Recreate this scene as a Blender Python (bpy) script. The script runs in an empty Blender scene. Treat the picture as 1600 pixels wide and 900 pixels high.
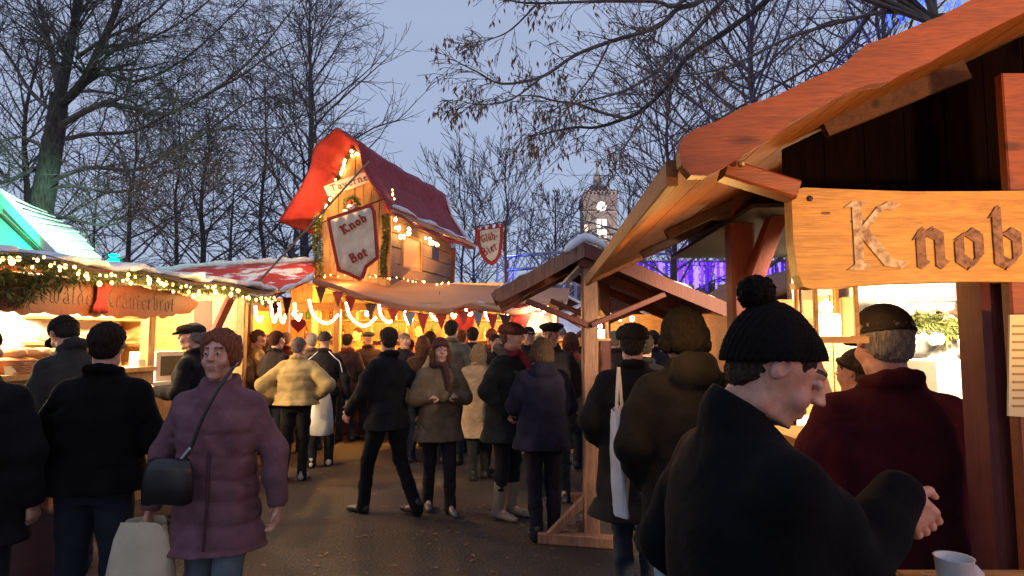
import bpy, math, random
import numpy as np
from mathutils import Vector, Matrix
R = math.radians
sc = bpy.context.scene
COL = sc.collection
random.seed(7)

# ------------------------------------------------------------ camera, world, exposure
PIT = math.atan(75 / 950.0)
CZ = 1.65
cam_d = bpy.data.cameras.new('camera'); cam = bpy.data.objects.new('camera', cam_d); COL.objects.link(cam)
cam.location = (0, 0, CZ); cam.rotation_euler = (R(90) + PIT, 0, 0)
cam_d.lens = 36 * 950 / 1600.0; cam_d.clip_end = 3000; cam_d.clip_start = 0.05
sc.camera = cam
w = bpy.data.worlds.new('World'); sc.world = w; w.use_nodes = True
wn = w.node_tree; bg = wn.nodes['Background']
sky = wn.nodes.new('ShaderNodeTexSky'); sky.sky_type = 'NISHITA'; sky.sun_disc = False
sky.sun_elevation = R(3); sky.sun_rotation = R(180); sky.ozone_density = 3.0; sky.dust_density = 0.6
mx = wn.nodes.new('ShaderNodeMix'); mx.data_type = 'RGBA'; mx.blend_type = 'MIX'
mx.inputs[0].default_value = 0.72
mx.inputs[7].default_value = (3.4, 3.9, 5.5, 1)      # thin evening overcast under the blue
tcw = wn.nodes.new('ShaderNodeTexCoord'); nzw = wn.nodes.new('ShaderNodeTexNoise'); nzw.inputs['Scale'].default_value = 2.6; nzw.inputs['Detail'].default_value = 7; nzw.inputs['Distortion'].default_value = .6
mpw = wn.nodes.new('ShaderNodeMapping'); mpw.inputs['Scale'].default_value = (1, 1, 3.2); wn.links.new(tcw.outputs['Generated'], mpw.inputs[0]); wn.links.new(mpw.outputs[0], nzw.inputs['Vector'])
rpw = wn.nodes.new('ShaderNodeMapRange'); rpw.inputs[1].default_value = .3; rpw.inputs[2].default_value = .7; rpw.inputs[3].default_value = .71; rpw.inputs[4].default_value = .80
wn.links.new(nzw.outputs[0], rpw.inputs[0]); wn.links.new(rpw.outputs[0], mx.inputs[0])
wn.links.new(sky.outputs[0], mx.inputs[6]); wn.links.new(mx.outputs[2], bg.inputs[0])
bg.inputs[1].default_value = 0.15
sun_d = bpy.data.lights.new('sun', 'SUN'); sun_d.energy = 0.04; sun_d.angle = R(12); sun_d.color = (1, .9, .85)
sun = bpy.data.objects.new('sun', sun_d); COL.objects.link(sun); sun.rotation_euler = (R(80), 0, 0)
vs = sc.view_settings; vs.view_transform = 'Standard'; vs.look = 'None'; vs.exposure = 0.0; vs.gamma = 1.0; vs.use_curve_mapping = False
sc.render.engine = 'CYCLES'
sc.cycles.max_bounces = 5; sc.cycles.diffuse_bounces = 3; sc.cycles.glossy_bounces = 2; sc.cycles.transparent_max_bounces = 6
sc.cycles.sample_clamp_indirect = 4.0

def W(px, py, Y):
    """world point on plane y = Y seen at photograph pixel (px, py)"""
    u = (px - 800) / 950.0; v = (450 - py) / 950.0
    dy = math.cos(PIT) - math.sin(PIT) * v; dz = math.sin(PIT) + math.cos(PIT) * v
    t = Y / dy
    return Vector((u * t, Y, CZ + dz * t))
def PX(px, Y):
    return W(px, 525, Y).x

# ------------------------------------------------------------ materials
def mat(name):
    m = bpy.data.materials.new(name); m.use_nodes = True
    nt = m.node_tree; return m, nt, nt.nodes['Principled BSDF']
def setp(b, **k):
    for n, v in k.items():
        b.inputs[n.replace('_', ' ')].default_value = v
def noise_ramp(nt, scale, c1, c2, detail=6, rough=.6, lo=.35, hi=.65, stretch=None, coord='Object', dist=0.0):
    tc = nt.nodes.new('ShaderNodeTexCoord'); src = tc.outputs[coord]
    if stretch:
        mp = nt.nodes.new('ShaderNodeMapping'); mp.inputs['Scale'].default_value = stretch
        nt.links.new(src, mp.inputs[0]); src = mp.outputs[0]
    n = nt.nodes.new('ShaderNodeTexNoise'); n.inputs['Scale'].default_value = scale
    n.inputs['Detail'].default_value = detail; n.inputs['Roughness'].default_value = rough; n.inputs['Distortion'].default_value = dist
    nt.links.new(src, n.inputs['Vector'])
    r = nt.nodes.new('ShaderNodeValToRGB'); e = r.color_ramp.elements
    e[0].position = lo; e[1].position = hi; e[0].color = (*c1, 1); e[1].color = (*c2, 1)
    nt.links.new(n.outputs[0], r.inputs[0])
    return n, r
def bump(nt, b, h, strength=.3, dist=.01):
    bp = nt.nodes.new('ShaderNodeBump'); bp.inputs['Strength'].default_value = strength; bp.inputs['Distance'].default_value = dist
    nt.links.new(h, bp.inputs['Height']); nt.links.new(bp.outputs[0], b.inputs['Normal'])
def m_noise(name, c1, c2, scale=8, rough=.8, stretch=None, bs=.3, bd=.01, lo=.35, hi=.65, **k):
    m, nt, b = mat(name); n, r = noise_ramp(nt, scale, c1, c2, lo=lo, hi=hi, stretch=stretch, **k)
    nt.links.new(r.outputs[0], b.inputs['Base Color']); b.inputs['Roughness'].default_value = rough
    if bs: bump(nt, b, n.outputs[0], bs, bd)
    return m
def m_wood(name, c, dark=.45, axis='x', rough=.55, scale=1.0):
    st = {'x': (1.2, 14, 14), 'y': (14, 1.2, 14), 'z': (14, 14, 1.2)}[axis]
    st = tuple(s * scale for s in st)
    m, nt, b = mat(name)
    n, r = noise_ramp(nt, 2.2, tuple(v * dark for v in c), c, stretch=st, dist=1.2, lo=.3, hi=.62)
    n2, r2 = noise_ramp(nt, 1.7, (.6, .55, .5), (1.1, 1.1, 1.1), lo=.3, hi=.7)
    mm = nt.nodes.new('ShaderNodeMix'); mm.data_type = 'RGBA'; mm.blend_type = 'MULTIPLY'; mm.inputs[0].default_value = .7
    nt.links.new(r.outputs[0], mm.inputs[6]); nt.links.new(r2.outputs[0], mm.inputs[7])
    tk = nt.nodes.new('ShaderNodeTexCoord'); mk = nt.nodes.new('ShaderNodeMapping'); mk.inputs['Scale'].default_value = tuple(1.6 if s == min(st) else 5.0 for s in st)
    vk = nt.nodes.new('ShaderNodeTexVoronoi'); vk.inputs['Scale'].default_value = 1.3; rk = nt.nodes.new('ShaderNodeValToRGB')
    rk.color_ramp.elements[0].position = .05; rk.color_ramp.elements[1].position = .12; rk.color_ramp.elements[0].color = (.28, .22, .2, 1); rk.color_ramp.elements[1].color = (1, 1, 1, 1)
    nt.links.new(tk.outputs['Object'], mk.inputs[0]); nt.links.new(mk.outputs[0], vk.inputs['Vector']); nt.links.new(vk.outputs['Distance'], rk.inputs[0])
    nf, rf = noise_ramp(nt, 5, (.72, .7, .68), (1.08, 1.08, 1.08), stretch=tuple(s * 3 for s in st), lo=.35, hi=.6, detail=3)
    mk2 = nt.nodes.new('ShaderNodeMix'); mk2.data_type = 'RGBA'; mk2.blend_type = 'MULTIPLY'; mk2.inputs[0].default_value = .9
    mk3 = nt.nodes.new('ShaderNodeMix'); mk3.data_type = 'RGBA'; mk3.blend_type = 'MULTIPLY'; mk3.inputs[0].default_value = .8
    nt.links.new(mm.outputs[2], mk2.inputs[6]); nt.links.new(rk.outputs[0], mk2.inputs[7]); nt.links.new(mk2.outputs[2], mk3.inputs[6]); nt.links.new(rf.outputs[0], mk3.inputs[7])
    nt.links.new(mk3.outputs[2], b.inputs['Base Color']); b.inputs['Roughness'].default_value = rough
    bump(nt, b, nf.outputs[0], .4, .004)
    return m
def m_plain(name, c, rough=.7, metal=0.0):
    m, nt, b = mat(name); setp(b, Base_Color=(*c, 1), Roughness=rough, Metallic=metal); return m
def m_emit(name, c, s):
    m, nt, b = mat(name); setp(b, Base_Color=(*c, 1)); b.inputs['Emission Color'].default_value = (*c, 1); b.inputs['Emission Strength'].default_value = s; return m
_fab = {}
def m_fabric(c, rough=.95, weave=260, fold=.22):
    key = (c, rough, weave)
    if key in _fab: return _fab[key]
    m, nt, b = mat('fabric')
    n, r = noise_ramp(nt, 9, tuple(v * .75 for v in c), tuple(min(1, v * 1.2) for v in c))
    nt.links.new(r.outputs[0], b.inputs['Base Color']); setp(b, Roughness=rough)
    b.inputs['Sheen Weight'].default_value = .02; b.inputs['Specular IOR Level'].default_value = .08
    tc = nt.nodes.new('ShaderNodeTexCoord')
    n1 = nt.nodes.new('ShaderNodeTexNoise'); n1.inputs['Scale'].default_value = 11; n1.inputs['Detail'].default_value = 3; n1.inputs['Distortion'].default_value = 1.5
    n2 = nt.nodes.new('ShaderNodeTexNoise'); n2.inputs['Scale'].default_value = weave; n2.inputs['Detail'].default_value = 1
    nt.links.new(tc.outputs['Object'], n1.inputs['Vector']); nt.links.new(tc.outputs['Object'], n2.inputs['Vector'])
    b1 = nt.nodes.new('ShaderNodeBump'); b1.inputs['Strength'].default_value = fold; b1.inputs['Distance'].default_value = .03
    b2 = nt.nodes.new('ShaderNodeBump'); b2.inputs['Strength'].default_value = .25; b2.inputs['Distance'].default_value = .002
    nt.links.new(n1.outputs[0], b1.inputs['Height']); nt.links.new(b1.outputs[0], b2.inputs['Normal']); nt.links.new(n2.outputs[0], b2.inputs['Height'])
    nt.links.new(b2.outputs[0], b.inputs['Normal'])
    _fab[key] = m; return m

M = {}
M['skin'] = m_noise('skin', (.44, .20, .14), (.62, .34, .25), scale=26, rough=.5, bs=.35, bd=.002)
M['skin'].node_tree.nodes['Principled BSDF'].inputs['Subsurface Weight'].default_value = .15
M['skin'].node_tree.nodes['Principled BSDF'].inputs['Subsurface Radius'].default_value = (.012, .004, .002)
M['lip'] = m_plain('lip', (.42, .17, .13), .5); M['brow'] = m_plain('brow', (.06, .035, .02), .9)
M['eyewhite'] = m_plain('eyewhite', (.5, .45, .42), .3); M['iris'] = m_plain('iris', (.02, .015, .012), .2)
M['wood_light'] = m_wood('wood_light', (.62, .34, .12), .55, 'x')
M['wood_sign'] = m_wood('wood_sign', (.72, .36, .065), .62, 'x', .5)
M['wood_board'] = m_wood('wood_board', (.30, .072, .018), .7, 'x', .45)
M['wood_v'] = m_wood('wood_v', (.60, .35, .14), .5, 'z')
M['wood_red'] = m_wood('wood_red', (.17, .032, .022), .72, 'z', .6)
M['wood_dark'] = m_wood('wood_dark', (.11, .045, .03), .5, 'y', .7)
M['wood_under'] = m_wood('wood_under', (.33, .115, .025), .5, 'y', .6)
M['wood_post'] = m_wood('wood_post', (.36, .17, .10), .5, 'z', .6)
M['wood_grey'] = m_wood('wood_grey', (.34, .22, .14), .45, 'x', .8)
M['burnt'] = m_noise('burnt', (.08, .03, .015), (.27, .13, .07), scale=60, rough=.6)
M['burnt_hot'] = m_noise('burnt_pale', (.18, .08, .03), (.62, .48, .30), scale=45, rough=.35)
M['snow'] = m_noise('snow', (.62, .66, .72), (.85, .87, .9), scale=14, rough=.7, bs=.6, bd=.03)
def m_snowcloth(name, c, amount, scale=2.2):
    m, nt, b = mat(name)
    n, r = noise_ramp(nt, scale, c, (.80, .82, .86), lo=amount, hi=amount + .05, detail=9, rough=.65, stretch=(1, 1, 1.2))
    nt.links.new(r.outputs[0], b.inputs['Base Color']); b.inputs['Roughness'].default_value = .8
    bump(nt, b, n.outputs[0], .5, .03); return m
M['red_snow'] = m_snowcloth('red_snow_cloth', (.52, .035, .03), .52, 1.6)
M['awning'] = m_snowcloth('awning_cloth', (.50, .24, .12), .60, .9)
M['roof_snow'] = m_snowcloth('roof_snow', (.14, .08, .06), .44, 2.5)
M['red_cloth'] = m_noise('red_cloth', (.28, .018, .022), (.42, .035, .035), scale=5, rough=.85)
M['maroon_cloth'] = m_noise('maroon_cloth', (.22, .025, .03), (.34, .055, .055), scale=8, rough=.9)
M['banner_white'] = m_noise('banner_white', (.50, .42, .34), (.66, .58, .48), scale=6, rough=.9)
M['banner_red'] = m_plain('banner_red', (.33, .03, .025), .85)
M['green'] = m_noise('fir_green', (.05, .08, .02), (.20, .20, .05), scale=20, rough=.8)
M['bark'] = m_noise('bark', (.035, .03, .027), (.10, .09, .075), scale=9, rough=.95, stretch=(3, 3, .6), bs=.8, bd=.04)
M['twig'] = m_noise('twig', (.09, .07, .065), (.19, .155, .14), scale=4, rough=.95, bs=0)
M['leaf'] = m_noise('dry_leaf', (.14, .075, .045), (.26, .15, .09), scale=12, rough=.9, bs=0)
M['brick'] = m_noise('far_brick', (.17, .13, .12), (.27, .20, .18), scale=.5, rough=.9, bs=0)
M['stone'] = m_noise('far_stone', (.3, .24, .2), (.4, .33, .28), scale=.8, rough=.9, bs=0)
M['metal'] = m_plain('steel', (.35, .35, .36), .35, 1.0)
M['black'] = m_plain('black_plastic', (.02, .02, .02), .5)
M['cream'] = m_noise('cream_tarp', (.55, .46, .36), (.68, .60, .48), scale=2.5, rough=.8, bs=.3, bd=.05)
M['white_tarp'] = m_noise('white_tarp', (.66, .62, .56), (.78, .74, .68), scale=2, rough=.7, bs=.4, bd=.06)
M['paper'] = m_plain('paper', (.62, .54, .30), .8)
M['bread'] = m_noise('bread_crust', (.42, .20, .07), (.66, .44, .22), scale=10, rough=.7)
M['basket'] = m_noise('wicker', (.30, .12, .05), (.45, .22, .09), scale=30, rough=.7, stretch=(1, 1, 4))
M['bulb'] = m_emit('warm_bulb', (1, .62, .20), 22)
M['bulb_soft'] = m_emit('garland_bulb', (1, .58, .14), 9)
M['tube'] = m_emit('rope_glow', (1, .66, .26), 20)
M['lampwhite'] = m_emit('lamp_white', (1, .85, .6), 14)
M['flame'] = m_emit('flame', (1, .75, .4), 18)
M['wax'] = m_emit('lit_wax', (1, .78, .5), 5)
M['glow_window'] = m_emit('lit_window', (1, .8, .45), 1.6)
M['clock'] = m_emit('lit_clock', (1, .96, .85), 2.2)
M['purple1'] = m_emit('led_violet', (.22, .04, .95), 1.0)
M['purple2'] = m_emit('led_lavender', (.35, .22, 1.0), 1.25)
M['purple3'] = m_emit('led_deep', (.08, .01, .40), .8)
M['green_glow'] = m_emit('green_lamp', (.0, .9, .5), 3.0)
M['blue_led'] = m_emit('blue_led', (.05, .12, 1.0), 2.5)
M['cyan_led'] = m_emit('cyan_led', (.45, .8, 1.0), 4)
gm, nt, b = mat('glass'); setp(b, Base_Color=(1, .95, .85, 1), Roughness=.08, Transmission_Weight=1.0, IOR=1.05); M['glass'] = gm

# ------------------------------------------------------------ mesh building
class MB:
    def __init__(s): s.v = []; s.f = []
    def add(s, vs, fs):
        o = len(s.v); s.v.extend([tuple(v) for v in vs]); s.f.extend([tuple(i + o for i in f) for f in fs]); return s
    def box(s, a, b):
        (x0, y0, z0), (x1, y1, z1) = a, b
        return s.add([(x0,y0,z0),(x1,y0,z0),(x1,y1,z0),(x0,y1,z0),(x0,y0,z1),(x1,y0,z1),(x1,y1,z1),(x0,y1,z1)],
                     [(0,3,2,1),(4,5,6,7),(0,1,5,4),(1,2,6,5),(2,3,7,6),(3,0,4,7)])
    def beam(s, p, q, w, h, up=(0, 0, 1), bev=.12):
        p = Vector(p); q = Vector(q); d = (q - p).normalized(); side = d.cross(Vector(up))
        if side.length < 1e-4: side = d.cross(Vector((0, 1, 0)))
        side.normalize(); u = side.cross(d)
        c = min(w, h) * bev
        prof = [(-w/2, -h/2+c), (-w/2+c, -h/2), (w/2-c, -h/2), (w/2, -h/2+c), (w/2, h/2-c), (w/2-c, h/2), (-w/2+c, h/2), (-w/2, h/2-c)]
        vs = [p + side*a + u*b_ for a, b_ in prof] + [q + side*a + u*b_ for a, b_ in prof]
        n = len(prof)
        return s.add(vs, [(i, (i+1) % n, n+(i+1) % n, n+i) for i in range(n)] + [tuple(range(n-1, -1, -1)), tuple(range(n, 2*n))])
    def tube(s, pts, rad, n=8, cap=True):
        pts = [Vector(p) for p in pts]; 
        if not hasattr(rad, '__len__'): rad = [rad] * len(pts)
        vs = []; prev = None
        for i, p in enumerate(pts):
            t = (pts[min(i+1, len(pts)-1)] - pts[max(i-1, 0)])
            t = t.normalized() if t.length > 1e-9 else Vector((0, 0, 1))
            if prev is None:
                a = t.cross(Vector((.3, .8, .52))); 
                if a.length < .05: a = t.cross(Vector((1, 0, 0)))
            else: a = prev - t * prev.dot(t)
            a.normalize(); b_ = t.cross(a); prev = a
            for k in range(n):
                th = 2*math.pi*k/n; vs.append(p + (a*math.cos(th) + b_*math.sin(th)) * rad[i])
        fs = [(i*n+k, i*n+(k+1) % n, (i+1)*n+(k+1) % n, (i+1)*n+k) for i in range(len(pts)-1) for k in range(n)]
        if cap: fs += [tuple(range(n-1, -1, -1)), tuple(range((len(pts)-1)*n, len(pts)*n))]
        return s.add(vs, fs)
    def lathe(s, c, prof, n=14):
        vs = [(c[0]+r*math.cos(2*math.pi*k/n), c[1]+r*math.sin(2*math.pi*k/n), c[2]+z) for r, z in prof for k in range(n)]
        fs = [(i*n+k, i*n+(k+1) % n, (i+1)*n+(k+1) % n, (i+1)*n+k) for i in range(len(prof)-1) for k in range(n)]
        return s.add(vs, fs + [tuple(range(n-1, -1, -1)), tuple(range((len(prof)-1)*n, len(prof)*n))])
    def ball(s, c, r, n=8, m=6, j=0):
        rx, ry, rz = (r, r, r) if not hasattr(r, '__len__') else r
        vs = []; 
        for i in range(m+1):
            ph = math.pi*i/m
            for k in range(n):
                th = 2*math.pi*k/n; q = 1 + (random.uniform(-j, j) if j else 0)
                vs.append((c[0]+rx*q*math.sin(ph)*math.cos(th), c[1]+ry*q*math.sin(ph)*math.sin(th), c[2]-rz*q*math.cos(ph)))
        return s.add(vs, [(i*n+k, i*n+(k+1) % n, (i+1)*n+(k+1) % n, (i+1)*n+k) for i in range(m) for k in range(n)])
    def prism(s, pts, ext):
        """closed outline pts (3D, planar-ish) extruded by vector ext"""
        n = len(pts); pts = [Vector(p) for p in pts]; e = Vector(ext)
        return s.add(pts + [p + e for p in pts], [tuple(range(n)), tuple(range(2*n-1, n-1, -1))] + [(i, n+i, n+(i+1) % n, (i+1) % n) for i in range(n)])
    def grid(s, rows, thick=None):
        nr = len(rows); nc = len(rows[0]); vs = [Vector(p) for r in rows for p in r]
        fs = [(i*nc+j, i*nc+j+1, (i+1)*nc+j+1, (i+1)*nc+j) for i in range(nr-1) for j in range(nc-1)]
        if thick is None: return s.add(vs, fs)
        t = Vector(thick); N = nr*nc
        fs2 = [tuple(N+i for i in reversed(f)) for f in fs]
        rim = [(i*nc, i*nc+nc) for i in range(nr-1)]
        e = []
        for i in range(nr-1):
            e.append((i*nc, (i+1)*nc)); e.append(((i+1)*nc+nc-1, i*nc+nc-1))
        for j in range(nc-1):
            e.append((j+1, j)); e.append(((nr-1)*nc+j, (nr-1)*nc+j+1))
        return s.add(vs + [v + t for v in vs], fs + fs2 + [(a, b_, b_+N, a+N) for a, b_ in e])
    def build(s, name, m, parent=None, smooth=False, fixn=True):
        off = Vector((0, 0, 0))
        root = parent
        while root is not None and root.parent is not None: root = root.parent
        if root is not None: off = root.location.copy()
        elif s.v:
            a = np.array(s.v); off = Vector(((a[:,0].min()+a[:,0].max())/2, (a[:,1].min()+a[:,1].max())/2, a[:,2].min()))
        me = bpy.data.meshes.new(name)
        me.from_pydata([(v[0]-off.x, v[1]-off.y, v[2]-off.z) for v in s.v], [], s.f)
        if fixn and len(s.v) < 60000:
            import bmesh
            bm = bmesh.new(); bm.from_mesh(me); bmesh.ops.recalc_face_normals(bm, faces=bm.faces); bm.to_mesh(me); bm.free()
        ms = m if isinstance(m, (list, tuple)) else [m]
        for q in ms: me.materials.append(q)
        if smooth: me.polygons.foreach_set('use_smooth', [True]*len(me.polygons))
        o = bpy.data.objects.new(name, me); COL.objects.link(o)
        if parent is not None: o.parent = parent
        else: o.location = off
        return o
def tag(o, label=None, cat=None, group=None, kind=None):
    if label: o['label'] = label
    if cat: o['category'] = cat
    if group: o['group'] = group
    if kind: o['kind'] = kind
    return o
def thing(name, label, cat, loc=(0, 0, 0), group=None):
    o = bpy.data.objects.new(name, None); COL.objects.link(o); o.location = loc; o.empty_display_size = .2
    return tag(o, label, cat, group)
def lamp(name, loc, power, color=(1, .6, .25), r=.06, kind='POINT', parent=None, **k):
    d = bpy.data.lights.new(name, kind); d.energy = power; d.color = color
    if kind != 'AREA': d.shadow_soft_size = r
    for a, v in k.items(): setattr(d, a, v)
    o = bpy.data.objects.new(name, d); COL.objects.link(o); o.location = loc
    if parent is not None: o.parent = parent; o.location = Vector(loc) - parent.location
    return o
def aim(o, tgt):
    o.rotation_euler = (Vector(tgt) - Vector(o.matrix_basis.translation)).to_track_quat('-Z', 'Y').to_euler()
def lerp(a, b, t): return a + (b - a) * t
def polyat(pts, t):
    """point on polyline at 0..1"""
    n = len(pts)-1; x = min(max(t, 0), .9999)*n; i = int(x); return Vector(pts[i]).lerp(Vector(pts[i+1]), x-i)
def smoothpoly(pts, k=4):
    """Catmull-Rom through pts"""
    P = [Vector(p) for p in pts]; out = []
    for i in range(len(P)-1):
        p0 = P[max(i-1, 0)]; p1 = P[i]; p2 = P[i+1]; p3 = P[min(i+2, len(P)-1)]
        for j in range(k):
            t = j/k; out.append(.5*((2*p1) + (p2-p0)*t + (2*p0-5*p1+4*p2-p3)*t*t + (3*p1-p0-3*p2+p3)*t**3))
    out.append(P[-1]); return out

# ------------------------------------------------------------ stroke lettering
GL = {
 'n': (.85, [[(.08,.9),(.2,.98),(.2,.06),(.3,0)], [(.2,.82),(.45,1),(.66,.86),(.66,.08),(.78,0)]]),
 'u': (.85, [[(.08,.92),(.2,.98),(.2,.15),(.42,0),(.62,.18)], [(.56,.94),(.66,1),(.66,.08),(.78,0)]]),
 'o': (.82, [[(.42,1),(.18,.8),(.18,.2),(.42,0),(.66,.2),(.66,.8),(.42,1)]]),
 'b': (.82, [[(.1,1.55),(.2,1.6),(.2,.14),(.42,0),(.66,.2),(.66,.82),(.45,1),(.2,.82)]]),
 'd': (.82, [[(.3,1.55),(.66,.9),(.66,.2),(.42,0),(.2,.2),(.2,.8),(.45,1),(.66,.82)]]),
 'h': (.82, [[(.1,1.55),(.2,1.6),(.2,.06)], [(.2,.82),(.45,1),(.66,.86),(.64,.1),(.5,-.2)]]),
 'l': (.42, [[(.1,1.5),(.2,1.6),(.2,.1),(.34,0)]]),
 'i': (.42, [[(.1,.92),(.2,1),(.2,.08),(.32,0)], [(.17,1.35),(.24,1.3)]]),
 'r': (.62, [[(.08,.9),(.2,.98),(.2,.04),(.3,0)], [(.2,.8),(.42,1),(.56,.88)]]),
 'e': (.75, [[(.2,.5),(.62,.72),(.45,1),(.2,.8),(.2,.18),(.42,0),(.64,.16)]]),
 'w': (1.2, [[(.08,.9),(.2,.98),(.2,.15),(.4,0),(.58,.2),(.58,.98)], [(.58,.2),(.78,0),(.98,.2),(.98,.85),(.85,1)]]),
 'a': (.82, [[(.2,.88),(.42,1),(.64,.85),(.64,.1),(.76,0)], [(.64,.58),(.2,.4),(.2,.15),(.4,0),(.64,.16)]]),
 't': (.55, [[(.24,1.3),(.24,.12),(.42,0)], [(.05,1),(.48,1)]]),
 'p': (.82, [[(.2,1),(.2,-.5)], [(.2,.8),(.45,1),(.66,.8),(.66,.2),(.42,0),(.2,.15)]]),
 'v': (.8, [[(.1,1),(.38,0),(.68,1)]]),
 'S': (.95, [[(.78,1.42),(.45,1.6),(.14,1.3),(.2,1.02),(.68,.68),(.74,.3),(.4,0),(.06,.22)]]),
 'K': (1.15, [[(.1,1.6),(.4,1.6)], [(.25,1.58),(.25,.02)], [(.1,0),(.42,0)], [(1.0,1.52),(.75,1.58),(.3,.86)], [(.36,.88),(.8,.1),(1.1,.02)]]),
 'T': (1.0, [[(.05,1.5),(.9,1.55)], [(.48,1.52),(.46,0)]]),
 'G': (1.1, [[(.9,1.3),(.55,1.55),(.15,1.1),(.12,.45),(.5,0),(.9,.25),(.92,.7),(.6,.7)]]),
 'B': (1.0, [[(.2,1.55),(.2,0)], [(.2,1.55),(.7,1.4),(.65,1.0),(.2,.82),(.8,.6),(.75,.12),(.2,0)]]),
 '-': (.5, [[(.08,.5),(.4,.5)]]),
}
UML = [[(.24,1.3),(.26,1.42)], [(.54,1.3),(.56,1.42)]]
def lettering(mb, text, origin, ux, uz, out, xh, wd, fit=None, nib=None, path=None):
    """write text as thin raised pen strokes; xh x-height, wd stroke width, fit total width"""
    ux = Vector(ux).normalized(); uz = Vector(uz).normalized(); out = Vector(out).normalized(); origin = Vector(origin)
    adv = 0; items = []
    for ch in text:
        base = {'ä': 'a', 'ü': 'u'}.get(ch, ch)
        if ch == ' ': adv += .6; continue
        wch, st = GL[base]; st = list(st) + (UML if ch in 'äü' else [])
        items.append((adv, st)); adv += wch + .12
    sx = xh if fit is None else fit/adv
    lay = 0
    for a, st in items:
        for line in st:
            pts = [((a+x)*sx, z*xh) for x, z in line]
            lay = (lay + 1) % 6
            h = .0015 + lay*.0004
            for i in range(len(pts)-1):
                (x0, z0), (x1, z1) = pts[i], pts[i+1]
                dx, dz = x1-x0, z1-z0; L = math.hypot(dx, dz) or 1e-6
                if nib is None:
                    nx, nz = -dz/L*wd/2, dx/L*wd/2; ex, ez = dx/L*wd*.3, dz/L*wd*.3
                else:
                    nx, nz = math.cos(nib)*wd/2, math.sin(nib)*wd/2; ex = ez = 0
                    k = abs(nx*dz-nz*dx)/L
                    if k < wd*.16: nx += -dz/L*wd*.16; nz += dx/L*wd*.16
                def P3(x, z):
                    yy = path(x) if path else 0
                    return origin + ux*x + uz*(z+yy) - out*.002
                q = [P3(x0-nx-ex, z0-nz-ez), P3(x0+nx-ex, z0+nz-ez), P3(x1+nx+ex, z1+nz+ez), P3(x1-nx+ex, z1-nz+ez)]
                mb.prism(q, out*(h+.002+.00013*i))
    return mb

# ============================================================ GROUND AND FAR SETTING
m, nt, b = mat('ground')
n, r = noise_ramp(nt, 1.3, (.020, .014, .012), (.062, .040, .030), lo=.3, hi=.7, detail=8)
n2, r2 = noise_ramp(nt, 38, (.55, .5, .48), (1.3, 1.25, 1.2), lo=.35, hi=.7, detail=4)
n3, r3 = noise_ramp(nt, .55, (0, 0, 0), (1, 1, 1), lo=.60, hi=.72, detail=9)
mm = nt.nodes.new('ShaderNodeMix'); mm.data_type = 'RGBA'; mm.blend_type = 'MULTIPLY'; mm.inputs[0].default_value = 1
nt.links.new(r.outputs[0], mm.inputs[6]); nt.links.new(r2.outputs[0], mm.inputs[7])
m2 = nt.nodes.new('ShaderNodeMix'); m2.data_type = 'RGBA'; m2.inputs[7].default_value = (.22, .19, .16, 1)
mf = nt.nodes.new('ShaderNodeMath'); mf.operation = 'MULTIPLY'; mf.inputs[1].default_value = .45
nt.links.new(r3.outputs[0], mf.inputs[0]); nt.links.new(mf.outputs[0], m2.inputs[0])
nt.links.new(mm.outputs[2], m2.inputs[6]); nt.links.new(m2.outputs[2], b.inputs['Base Color'])
b.inputs['Roughness'].default_value = .75; bump(nt, b, n2.outputs[0], 1.0, .03); M['ground'] = m
g = MB().add([(-1500, -200, 0), (1500, -200, 0), (1500, 2500, 0), (-1500, 2500, 0)], [(0, 1, 2, 3)])
tag(g.build('ground', M['ground'], fixn=False), kind='structure')

def grid_interp(rows, nu, k=3):
    return [smoothpoly(r, k) for r in rows]

# ---- town hall and tower, far away
tY = 290
tc = PX(940, tY)
t = thing('town_hall', 'red brick town hall with tall square clock tower and lit clock beyond the stalls', 'town hall', (tc, tY, 0))
hw = 8.0
mb = MB().box((tc-hw, tY, 0), (tc+hw, tY+16, 66))
mb.box((tc-hw-.5, tY-.5, 66), (tc+hw+.5, tY+16.5, 70)); mb.box((tc-hw+.8, tY+.8, 70), (tc+hw-.8, tY+15, 72.5)); mb.box((tc-4.2, tY+4, 72.6), (tc+4.2, tY+12, 75))
for sx in (-1, 1):
    mb.box((tc+sx*(hw-1)-1.1, tY-.7, 0), (tc+sx*(hw-1)+1.1, tY+1, 66))
mb.build('tower', M['brick'], t)
mb = MB()
for z in (38, 49, 61): mb.box((tc-hw-.9, tY-.95, z), (tc+hw+.9, tY-.72, z+.7))
for i in range(9): mb.box((tc-hw+.3+i*1.85, tY-.6, 70.01), (tc-hw+1.2+i*1.85, tY+.2, 71.4))
mb.build('cornice', M['stone'], t)
mb = MB().lathe((tc, tY+8, 75.1), [(3.6, 0), (3.4, 1.2), (2.2, 2), (2.0, 5), (2.3, 5.3), (1.2, 7), (.5, 9), (.25, 11), (.16, 22)], 10)
mb.build('spire', M['stone'], t)
mb = MB(); cz = W(942, 323, tY).z
vs = [(tc+.6+2.3*math.cos(2*math.pi*k/28), tY-.9, cz+2.3*math.sin(2*math.pi*k/28)) for k in range(28)]
mb.prism(vs, (0, .4, 0)).build('clock_face', M['clock'], t)
mb = MB(); wz0, wz1 = W(942, 372, tY).z, W(942, 342, tY).z
for sx in (0, 1):
    for k in range(2):
        x0 = tc-1.7+sx*2.6; za = lerp(wz0, wz1, k*.52); mb.box((x0, tY-.9, za), (x0+1.9, tY-.75, za+(wz1-wz0)*.45))
mb.build('lit_window', M['clock'], t)
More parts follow.
